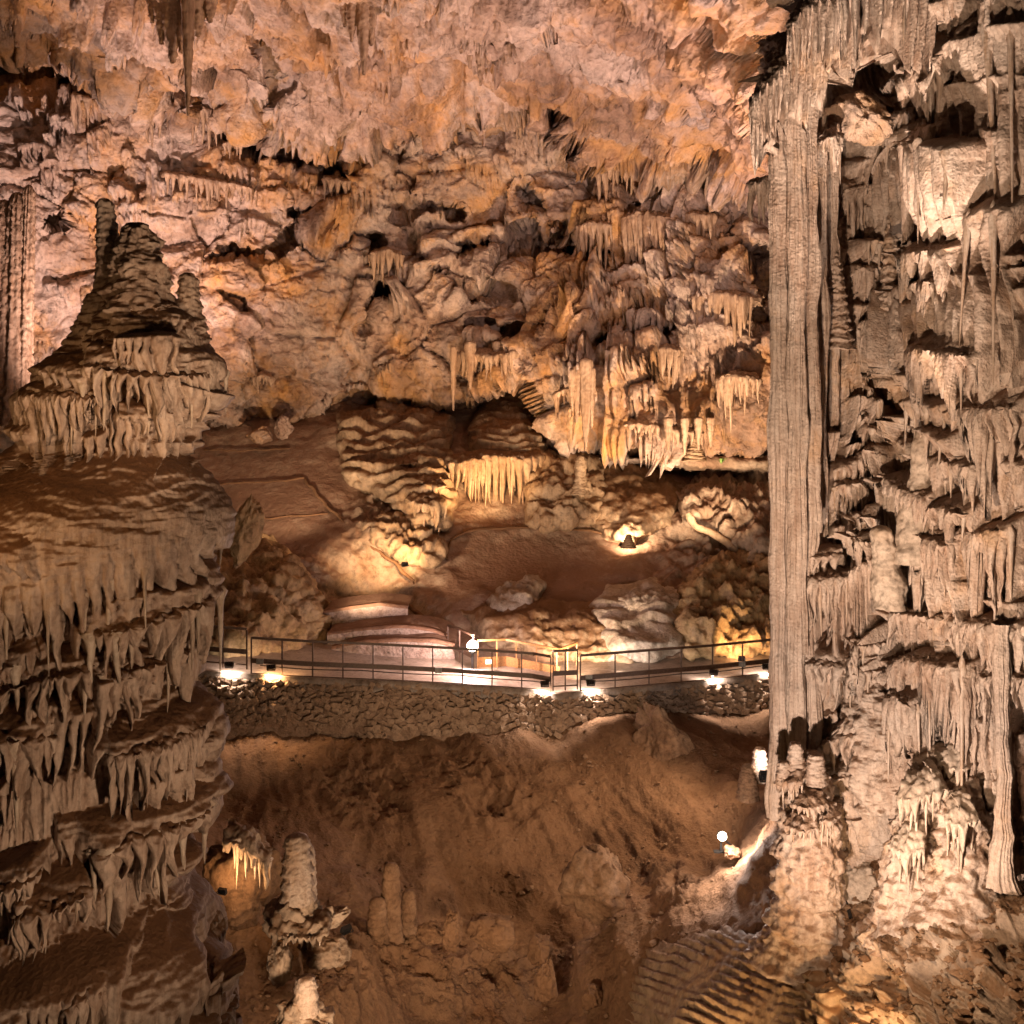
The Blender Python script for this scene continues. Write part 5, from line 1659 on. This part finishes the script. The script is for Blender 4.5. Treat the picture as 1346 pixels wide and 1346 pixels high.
col2 = root_at('draped_column', P(12, 560, 34), 'pale draped column at the far left edge behind the tower', 'column')
for i, (x, r) in enumerate([(2, 0.5), (20, 0.42), (34, 0.22)]):
    lathe('strand', P(x - 6, 560, 34), P(x + 4, 262 - 10 * i, 36), [r * 1.3, r * 1.15, r, r * 0.9, r * 0.8, r * 0.6], 'curtain_back', col2, np.array(col2.location), k=60, rings=120, band=0.02, nband=8, rough=0.07, seed=600 + i, flute=14, fl_amp=0.10)


# ------------------------------------------------------------------ flowstone mounds and rocks at the back
def inside(px, py, pts):
    r = np.zeros(px.shape, bool)
    n = len(pts)
    for i in range(n):
        (x0, y0), (x1, y1) = pts[i], pts[(i + 1) % n]
        if y0 == y1: continue
        c = ((y0 > py) != (y1 > py)) & (px < (x1 - x0) * (py - y0) / (y1 - y0) + x0)
        r ^= c
    return r


def mound(name, label, cat, outline, depth, lift, mat, seed, w=25, ripple=0.0, period=0.32, rough=0.15, ridge=0.0, step=1.9, flute=0.0, dirx=0.0, group=None, fine=1.0):
    xs = [q[0] for q in outline]; ys = [q[1] for q in outline]
    px, py = np.meshgrid(np.arange(min(xs) - 10, max(xs) + 10, step), np.arange(min(ys) - 10, max(ys) + 10, step))
    d = seg_dist(px, py, list(outline) + [outline[0]])
    d = np.where(inside(px, py, outline), d, -d) + 7 * fbm(np.stack([px / 18, py / 18, 0 * px + seed], -1), 3)
    t = np.clip(d / w, -1.2, 1)
    prof = np.where(t > 0, np.sqrt(np.clip(1 - (1 - t) ** 2, 0, 1)), t * 1.5)
    Y = depth(px, py) - lift * prof
    V = PA(px, py, Y)
    Nn = normals(V)
    Nn = np.stack([blur(Nn[..., k], 6) for k in range(3)], -1)
    sc = fine
    h = rough * 1.4 * fbm(V * 0.9 * sc + seed, 4, 0.55)
    if ripple:
        zz = V[..., 2] + dirx * V[..., 0] + 0.30 * fbm(V * np.array([0.6, 0.6, 0.35]) + seed, 3) + 0.05 * fbm(V * 2.2 + seed, 2)
        ph = zz / period + 0.6 * pn(V * 0.7 + 2 * seed)
        saw = ph - np.floor(ph)
        h += ripple * (np.where(saw < 0.25, saw / 0.25, 1 - (saw - 0.25) / 0.75) ** 0.8) * (0.4 + 1.2 * np.clip(pn(V * 0.8 + 5 * seed) + 0.45, 0, 1))
    if ridge:
        h += ridge * (ridged(V * np.array([0.9, 0.9, 1.3]) * sc + seed, 4, 0.58) - 0.5) + ridge * 0.8 * (np.abs(pn(V * 1.9 * sc + seed)) * 2 - 0.4)
    if flute:
        h += flute * (1 - 2.7 * np.abs(pn(V * np.array([2.6, 1.2, 0.12]) + seed)))
    V = V + Nn * (h * np.clip(prof, 0.0, 1))[..., None]
    c = V[V.shape[0] // 2, V.shape[1] // 2]
    r_, c_ = px.shape
    Fq = grid_faces(r_, c_)
    Fq = Fq[(t.ravel()[Fq] > -0.55).all(1)]
    o = link_mesh(name, mesh_from(V.reshape(-1, 3), Fq, name), M[mat])
    return tag(o, label, cat, group, 'thing')


FG = 'flowstone mounds at the back of the hall'
mound('flowstone_cascade', 'broad rippled flowstone cascade left of the fluted drapery', 'flowstone', [(440, 548), (500, 528), (560, 528), (596, 548), (592, 600), (600, 650), (592, 692), (545, 700), (500, 655), (452, 632)], Dt, 1.7, 'flow', 3, w=40, ripple=0.40, period=0.36, rough=0.25, flute=0.07, group=FG)
mound('flowstone_cone', 'finely rippled flowstone cone under the pale stalactite pair', 'flowstone', [(615, 590), (622, 545), (650, 505), (690, 480), (715, 520), (732, 590), (700, 612), (640, 608)], Dt, 3.0, 'flow', 4, w=45, ripple=0.26, period=0.27, rough=0.2, group=FG)
mound('rock_mound', 'knobbly pale rock mound right of the fluted drapery', 'rock', [(690, 600), (735, 580), (790, 600), (800, 650), (785, 690), (720, 700), (690, 690)], Dt, 1.8, 'flow', 5, w=35, rough=0.35, ridge=0.25, group='rock mounds')
mound('rock_mound', 'smooth sloping rock lit by the lamp at the right end of the basin', 'rock', [(770, 640), (800, 600), (860, 610), (905, 640), (880, 690), (830, 715), (780, 700)], Dt, 1.2, 'flow', 6, w=35, rough=0.25, ridge=0.1, group='rock mounds')
mound('rock_mound', 'rough bright rock beside the floodlight on the long kerb', 'rock', [(470, 690), (510, 670), (560, 690), (588, 730), (570, 745), (530, 740), (490, 715)], Dt, 0.9, 'flow', 7, w=18, rough=0.25, ridge=0.35, group='rock mounds')
mound('rock_outcrop', 'big yellow-lit rock outcrop left of the terraces behind the railing', 'rock', [(255, 700), (310, 690), (360, 705), (400, 750), (435, 800), (445, 866), (380, 872), (255, 872)], Dt, 1.6, 'yellow', 8, w=40, rough=0.3, ridge=0.32, group='rock outcrops')
tag(boulder('rock_outcrop', P(322, 700, 31.5), (0.55, 0.6, 1.15), 'yellow', 909, rot=0.25), 'pale pointed rock leaning out beside the tower', 'rock', 'rock outcrops', 'thing')
mound('rock_outcrop', 'jagged ochre rock face behind the right railing', 'rock', [(895, 770), (935, 735), (1000, 720), (1060, 740), (1060, 850), (990, 860), (900, 862), (885, 820)], Dt, 1.3, 'yellow', 10, w=30, rough=0.3, ridge=0.38, group='rock outcrops')
mound('rock_outcrop', 'dark jagged rocks below the far ledge by the column', 'rock', [(890, 650), (930, 618), (1000, 615), (1060, 625), (1060, 745), (1000, 745), (940, 700), (900, 690)], Dt, 1.8, 'floor', 11, w=30, rough=0.35, ridge=0.40, group='rock outcrops')
mound('rock_outcrop', 'small white crusted outcrop below the dark basin', 'rock', [(640, 790), (665, 768), (700, 760), (718, 768), (708, 792), (680, 806), (650, 805)], Dt, 0.5, 'white', 12, w=12, rough=0.1, ridge=0.18, flute=0.10, group='rock outcrops')
mound('rock_outcrop', 'long smooth rock slope above the orange railing', 'rock', [(600, 800), (680, 790), (760, 790), (830, 800), (850, 850), (830, 874), (740, 868), (640, 850)], Dt, 0.9, 'flow', 13, w=45, rough=0.3, ridge=0.06, group='rock outcrops')
mound('rock_outcrop', 'layered rock shelf beside the white fluted drapery', 'rock', [(770, 800), (800, 770), (860, 765), (900, 775), (905, 850), (860, 872), (800, 868)], Dt, 1.0, 'white', 14, w=30, rough=0.15, ripple=0.22, period=0.4, group='rock outcrops')

drapery('stalactite_curtain', 'wide fluted drapery standing above the dark basin', 'stalactites', lambda x, y: float(Dt(x, y)) - 2.0, [(585, 612), (615, 606), (650, 600), (690, 604), (730, 598)], 694, 8, 611, mat='flow', dripmat='drip_b', out=0.9, tooth=(0.85, 1.05), droplen=(0.8, 1.05), group=BG)
drapery('stalactite_curtain', 'fringe on the lower edge of the rippled cascade', 'stalactites', lambda x, y: float(Dt(x, y)) - 1.6, [(528, 652), (550, 662), (575, 664), (592, 655)], 702, 7, 612, mat='flow', dripmat='drip_b', out=0.7, group=BG)
drapery('stalactite_curtain', 'fringe stepping across the middle of the rippled cascade', 'stalactites', lambda x, y: float(Dt(x, y)) - 1.6, [(525, 628), (550, 632), (575, 640), (594, 636)], 665, 7, 613, mat='flow', dripmat='drip_b', out=0.8, group=BG)
drapery('stalactite_curtain', 'short fringe in the upper left of the rippled cascade', 'stalactites', lambda x, y: float(Dt(x, y)) - 1.7, [(512, 612), (540, 608), (572, 604)], 628, 6, 615, mat='flow', dripmat='drip_b', out=0.7, group=BG)
drapery('stalactite_curtain', 'white fluted drapery above the right railing', 'stalactites', lambda x, y: float(Dt(x, y)) - 0.8, [(818, 800), (840, 792), (870, 790), (902, 796)], 856, 7, 614, mat='white', dripmat='drip_w', out=0.6, tooth=(0.7, 1.0), droplen=(0.7, 1.0), group=BG)

# ------------------------------------------------------------------ smaller rocks and stalagmites
def stal(label, x, y0, y1, Y, r, seed, mat='tower', prof=None, band=0.09, nb=6, group='small stalagmites', lean=0.0):
    pr = [r * v for v in (prof or (1.3, 1.1, 1.0, 0.95, 0.85, 0.7))]
    o = lathe('stalagmite', P(x, y0, Y), P(x, y1, Y), pr, mat, None, (0, 0, 0), k=44, rings=80, band=band, nband=nb, rough=r * 0.10, seed=seed, lean=lean)
    return tag(o, label, 'stalagmite', group, 'thing')


stal('banded pale stalagmite standing beside the tower foot', 391, 1215, 1095, 15.0, 0.235, 701, 'column', band=0.13, nb=7)
stal('short stub grown onto the banded pale stalagmite', 405, 1215, 1110, 15.15, 0.13, 702, 'column', band=0.07, nb=8)
stal('small banded stalagmite cut by the bottom edge', 402, 1375, 1282, 13.6, 0.18, 703, 'column', band=0.10, nb=6)
stal('tallest of the trio of dusty stalagmites on the slope', 514, 1235, 1134, 19.6, 0.20, 704, 'clayrock', band=0.06)
stal('squat dusty stalagmite left of its taller neighbour', 496, 1245, 1180, 19.3, 0.20, 705, 'clayrock', band=0.08)
stal('little dusty stalagmite right of its taller neighbour', 537, 1222, 1170, 19.8, 0.16, 706, 'clayrock', band=0.08)
stal('round-topped stalagmite stump beside the cable', 1063, 1215, 1150, 14.6, 0.15, 707, 'column', prof=(1.1, 1.0, 1.0, 1.0, 1.05, 0.9), band=0.08, nb=4)
stal('tiny knobby stalagmite below the round-topped stump', 1085, 1262, 1218, 13.6, 0.11, 708, 'column', band=0.15, nb=4)
stal('brightly lit little stalagmite behind the foot of the column', 999, 1026, 982, 21.8, 0.17, 709, 'column')
stal('dark little stalagmite next to the brightly lit one', 983, 1050, 1004, 21.2, 0.20, 710, 'clayrock', prof=(1.2, 1.1, 1.0, 0.8, 0.5))
stal('small cone standing under the long white spike', 763, 650, 598, 38.0, 0.32, 711, 'flow', prof=(1.3, 0.8, 0.6, 0.75, 0.3))
stal('pale cone on the far ledge by the plant', 913, 606, 574, 38.5, 0.42, 712, 'flow', prof=(1.1, 0.8, 0.4, 0.2))
stal('stubby stalagmites beside the floodlight at the basin', 826, 720, 702, 36.2, 0.22, 713, 'flow', prof=(1.3, 0.8, 0.3))


def rock(label, x, y, Y, rad, seed, mat='clayrock', group='boulders on the slope', rot=0.0, facet=0.35):
    o = boulder('boulder', P(x, y, Y), rad, mat, seed, rot=rot, facet=facet)
    return tag(o, label, 'boulder', group, 'thing')


rock('large angular boulder lying mid slope', 783, 1163, 20.3, (0.68, 0.6, 0.76), 721, 'clayrock', rot=0.5, facet=0.4)
rock('tall dark slab of rock leaning against the stone wall', 878, 985, 25.3, (0.75, 0.6, 1.35), 722, rot=-0.55, facet=0.5)
rock('egg-shaped rock below the stalagmite trio', 594, 1222, 18.9, (0.20, 0.25, 0.38), 723, 'clay')
rock('broad lumpy rock right of the egg-shaped one', 645, 1226, 19.2, (0.52, 0.4, 0.32), 724, 'clay')
rock('low rock left of the egg-shaped one', 566, 1226, 19.0, (0.26, 0.3, 0.2), 725, 'clay')
rock('rounded rock low on the slope near the bottom', 718, 1292, 18.6, (0.24, 0.3, 0.42), 726, 'clay')
rock('rock above the rounded one low on the slope', 710, 1250, 19.6, (0.26, 0.3, 0.3), 727, 'clay')
rock('small rock alone at the bottom of the slope', 778, 1312, 18.2, (0.2, 0.2, 0.22), 728, 'clay')
rock('rough rock under the banded stalagmite on its right', 425, 1250, 15.0, (0.40, 0.35, 0.26), 729, 'rock')
rock('rounded rock under the banded stalagmite on its left', 366, 1268, 14.6, (0.22, 0.25, 0.30), 730, 'rock')
rock('pale base block carrying the banded stalagmite', 385, 1205, 15.0, (0.50, 0.4, 0.36), 731, 'rock')
rock('pale rock spur beside the banded stalagmite', 440, 1205, 15.1, (0.24, 0.2, 0.13), 732, 'rock', rot=-0.5)
rock('block at the bottom edge beside the tower foot', 395, 1345, 13.6, (0.42, 0.4, 0.30), 733, 'rock')
rock('small dark rock beside the blazing floodlight', 962, 1120, 19.0, (0.16, 0.2, 0.12), 734)
rock('rock at the foot of the white flow', 1212, 1210, 12.3, (0.30, 0.3, 0.22), 735, 'rock')
rock('rounded pale rock in the pocket by the cable', 1135, 1175, 13.9, (0.42, 0.4, 0.42), 736, 'smooth', facet=0.12)
rock('rock on the back ramp beside the wall', 343, 572, 42.5, (0.55, 0.5, 0.4), 737, 'back', 'rocks at the back')
rock('darker rock on the back ramp by the kerb end', 372, 562, 43, (0.4, 0.5, 0.5), 738, 'back', 'rocks at the back')

rock('dusty rounded rock mass above the yellow-lit fringe', 312, 1150, 17.3, (0.72, 0.6, 0.85), 743, 'clayrock')
drapery('stalactite_fringe', 'yellow-lit fringe hidden between the tower and the banded stalagmite', 'stalactites', 16.6, [(285, 1100), (310, 1105), (335, 1120), (358, 1140)], 1180, 8, 741, mat='rock', dripmat='drip_r', out=0.3)
drapery('stalactite_fringe', 'fringe under the base of the banded stalagmite', 'stalactites', 14.8, [(346, 1218), (375, 1228), (410, 1230), (440, 1222)], 1248, 7, 742, mat='rock', dripmat='drip_r', out=0.35)

# leaning broken slab with a pale edge, at the back right
qs = poly([(903, 674, 35.7), (912, 692, 35.5), (935, 700, 35.4), (955, 712, 35.3), (975, 730, 35.2), (1002, 745, 35.0)], 40)
Vs = PA(qs[:, 0], qs[:, 1], qs[:, 2])
o = MB().tube(Vs + 0.12 * np.stack([pn(Vs * 1.5), pn(Vs * 1.5 + 7), pn(Vs * 1.5 + 3)], -1), 0.13 * (1 + 0.8 * pn(Vs * 2.0)), 9).build('broken_slab', M['flow'], None, True)
tag(o, 'long thin pale broken slab leaning among the dark rocks', 'rock slab', kind='thing')

# far ledge with a plant
o = mound('rock_ledge', 'far ledge carrying a small green plant under the right overhang', 'ledge', [(850, 598), (900, 596), (960, 600), (1012, 604), (1012, 618), (930, 616), (850, 606)], lambda x, y: 39.4 + 0 * x, 0.7, 'floor', 15, w=8, rough=0.1, ridge=0.1)
pl = root_at('fern', P(948, 610, 38.4), 'small green fern growing by a lamp on the far ledge', 'plant')
rs = np.random.RandomState(9)
for k in range(9):
    a = rs.uniform(0, 6.28); ln = rs.uniform(0.25, 0.45)
    q = np.linspace(0, 1, 6)
    c = np.stack([np.cos(a) * q * ln * 0.7, np.sin(a) * q * ln * 0.7, ln * (q - 0.55 * q * q) * 1.3], -1)
    side = np.array([-np.sin(a), np.cos(a), 0]) * 0.05
    wv = np.sin(q * math.pi)[:, None] + 0.05
    grid_obj('leaf', np.stack([c - side * wv, c + [0, 0, 0.01], c + side * wv]), M['leaf'], pl)

# green exit sign and box on the rails
sg = root_at('exit_sign', P(643, 870, 28.4), 'tiny green exit sign on the low orange board behind the railing', 'sign')
MB().box((0, 0, 0), 0.10, 0.015, 0.06).build('board', M['sign'], sg)
fg = MB()                                             # white running figure, door and arrow
fg.box((-0.045, -0.018, 0.028), 0.009, 0.002, 0.009).bar((-0.048, -0.018, 0.018), (-0.04, -0.018, -0.012), 0.003, 0.016)
fg.bar((-0.04, -0.018, -0.012), (-0.06, -0.018, -0.04), 0.003, 0.009).bar((-0.04, -0.018, -0.012), (-0.018, -0.018, -0.036), 0.003, 0.009)
fg.box((0.045, -0.018, 0.0), 0.014, 0.002, 0.035)
fg.build('pictogram', plain_mat('sign_white', (0.8, 0.8, 0.8), 0.5), sg)
bd = MB()
for a, b in zip([P(628, 888, 28.7), P(665, 886, 29.1)], [P(665, 886, 29.1), P(735, 900, 28.7)]):
    bd.bar(a + [0, 0, 0.32], b + [0, 0, 0.32], 0.03, 0.42)
o = bd.build('kick_board', M['wood'])
tag(o, 'low orange wooden board along the foot of the back railing', 'board', kind='thing')

# cables
def cable(label, pts, r):
    q = poly(pts, 50)
    V = PA(q[:, 0], q[:, 1], q[:, 2])
    V = V + 0.03 * np.stack([pn(V * 2), pn(V * 2 + 9), pn(V * 2 + 5)], -1)
    tag(MB().tube(V, r, 6).build('cable', M['cable'], None, True), label, 'cable', 'lamp cables', 'thing')

cable('thick dark cable hanging into the pocket below the column', [(1104, 1128, 14.3), (1108, 1150, 14.0), (1112, 1180, 13.7), (1117, 1206, 13.4)], 0.02)
cable('thin dark cable beside the thick one in the pocket', [(1100, 1118, 14.3), (1105, 1150, 13.95), (1113, 1185, 13.65), (1120, 1206, 13.35)], 0.010)
cable('cable trailing from the blazing floodlight across the clay', [(952, 1104, 19.2)] + [(x, y, float(Df(x, y)) - 0.12) for x, y in [(975, 1122), (995, 1130), (1020, 1150)]], 0.016)


def ribbed_slab():
    """rimstone ribs running down to the right at the bottom of the slope"""
    out = [(835, 1290), (850, 1240), (890, 1225), (960, 1215), (1040, 1240), (1090, 1290), (1130, 1350), (1150, 1400), (900, 1400), (850, 1340)]
    px, py = np.meshgrid(np.arange(825, 1160, 1.9), np.arange(1205, 1400, 1.9))
    d = seg_dist(px, py, out + [out[0]])
    d = np.where(inside(px, py, out), d, -d) + 6 * fbm(np.stack([px / 20, py / 20, 0 * px], -1), 3)
    t = np.clip(d / 14, -1.2, 1)
    V = PA(px, py, Df(px, py) - 0.4 * t)
    Nn = normals(V)
    a = math.radians(20)
    c = (py - HZ) * math.cos(a) - px * math.sin(a)
    c = c + 9 * fbm(np.stack([px / 90, py / 60, 0 * px], -1), 2) + 1.3 * fbm(np.stack([px / 18, py / 18, 0 * px + 4], -1), 2)
    ph = c / 12.5
    s_ = ph - np.floor(ph)
    h = 0.10 * np.where(s_ < 0.3, s_ / 0.3, 1 - (s_ - 0.3) / 0.7) * np.clip(0.55 + 1.5 * fbm(V * 0.8 + 3, 3), 0.05, 1.3) + 0.05 * fbm(V * 3, 4, 0.6)
    h += sstep(1000, 1100, px) * 0.12 * (ridged(V * 2.0, 4) - 0.5)
    V = V + Nn * h[..., None]
    tag(grid_obj('ribbed_flowstone', V, M['flow']), 'ribbed flowstone slab running down to the bottom edge', 'flowstone', None, 'thing')


ribbed_slab()


def slope_rubble():
    """loose stones and crumbs of clay lying on the slope"""
    rs = np.random.RandomState(31)
    base = []
    for k in range(6):
        r = np.random.RandomState(k)
        D = np.array([[1, 0, 0], [-1, 0, 0], [0, 1, 0], [0, -1, 0], [0, 0, 1], [0, 0, -1], [.6, .6, .6], [-.6, .6, .6], [.6, -.6, .6], [-.6, -.6, .6]], float) * r.uniform(0.6, 1.1, (10, 1))
        base.append(D)
    F3 = np.array([[4, 6, 8], [4, 8, 9], [4, 9, 7], [4, 7, 6], [0, 8, 6], [3, 9, 8], [1, 7, 9], [2, 6, 7], [0, 6, 2], [0, 3, 8], [1, 9, 3], [1, 2, 7], [5, 2, 0], [5, 0, 3], [5, 3, 1], [5, 1, 2]])
    mb = MB()
    r_, c_ = SV.shape[:2]
    n = 0
    while n < 4200:
        i, j = rs.randint(12, r_ - 2), rs.randint(2, c_ - 2)
        p = SV[i, j]
        dens = pn(np.array([p * 0.7]))[0] + 0.25 + 0.5 * SR[i, j]
        if rs.rand() > np.clip(dens, 0.04, 1):
            continue
        sz = 0.02 + 0.07 * rs.rand() ** 3 + (0.14 * rs.rand() if rs.rand() < 0.02 else 0)
        a = rs.uniform(0, 6.28)
        R_ = np.array([[math.cos(a), -math.sin(a), 0], [math.sin(a), math.cos(a), 0], [0, 0, 1]])
        mb.add((base[rs.randint(6)] * [1, 0.8, 0.6] * sz) @ R_.T + p + [0, 0, sz * 0.25], F3)
        n += 1
    o = mb.build('rubble', M['clayrock'], None, False)
    tag(o, 'loose small stones and clay crumbs scattered over the slope', 'rubble', None, 'stuff')


slope_rubble()
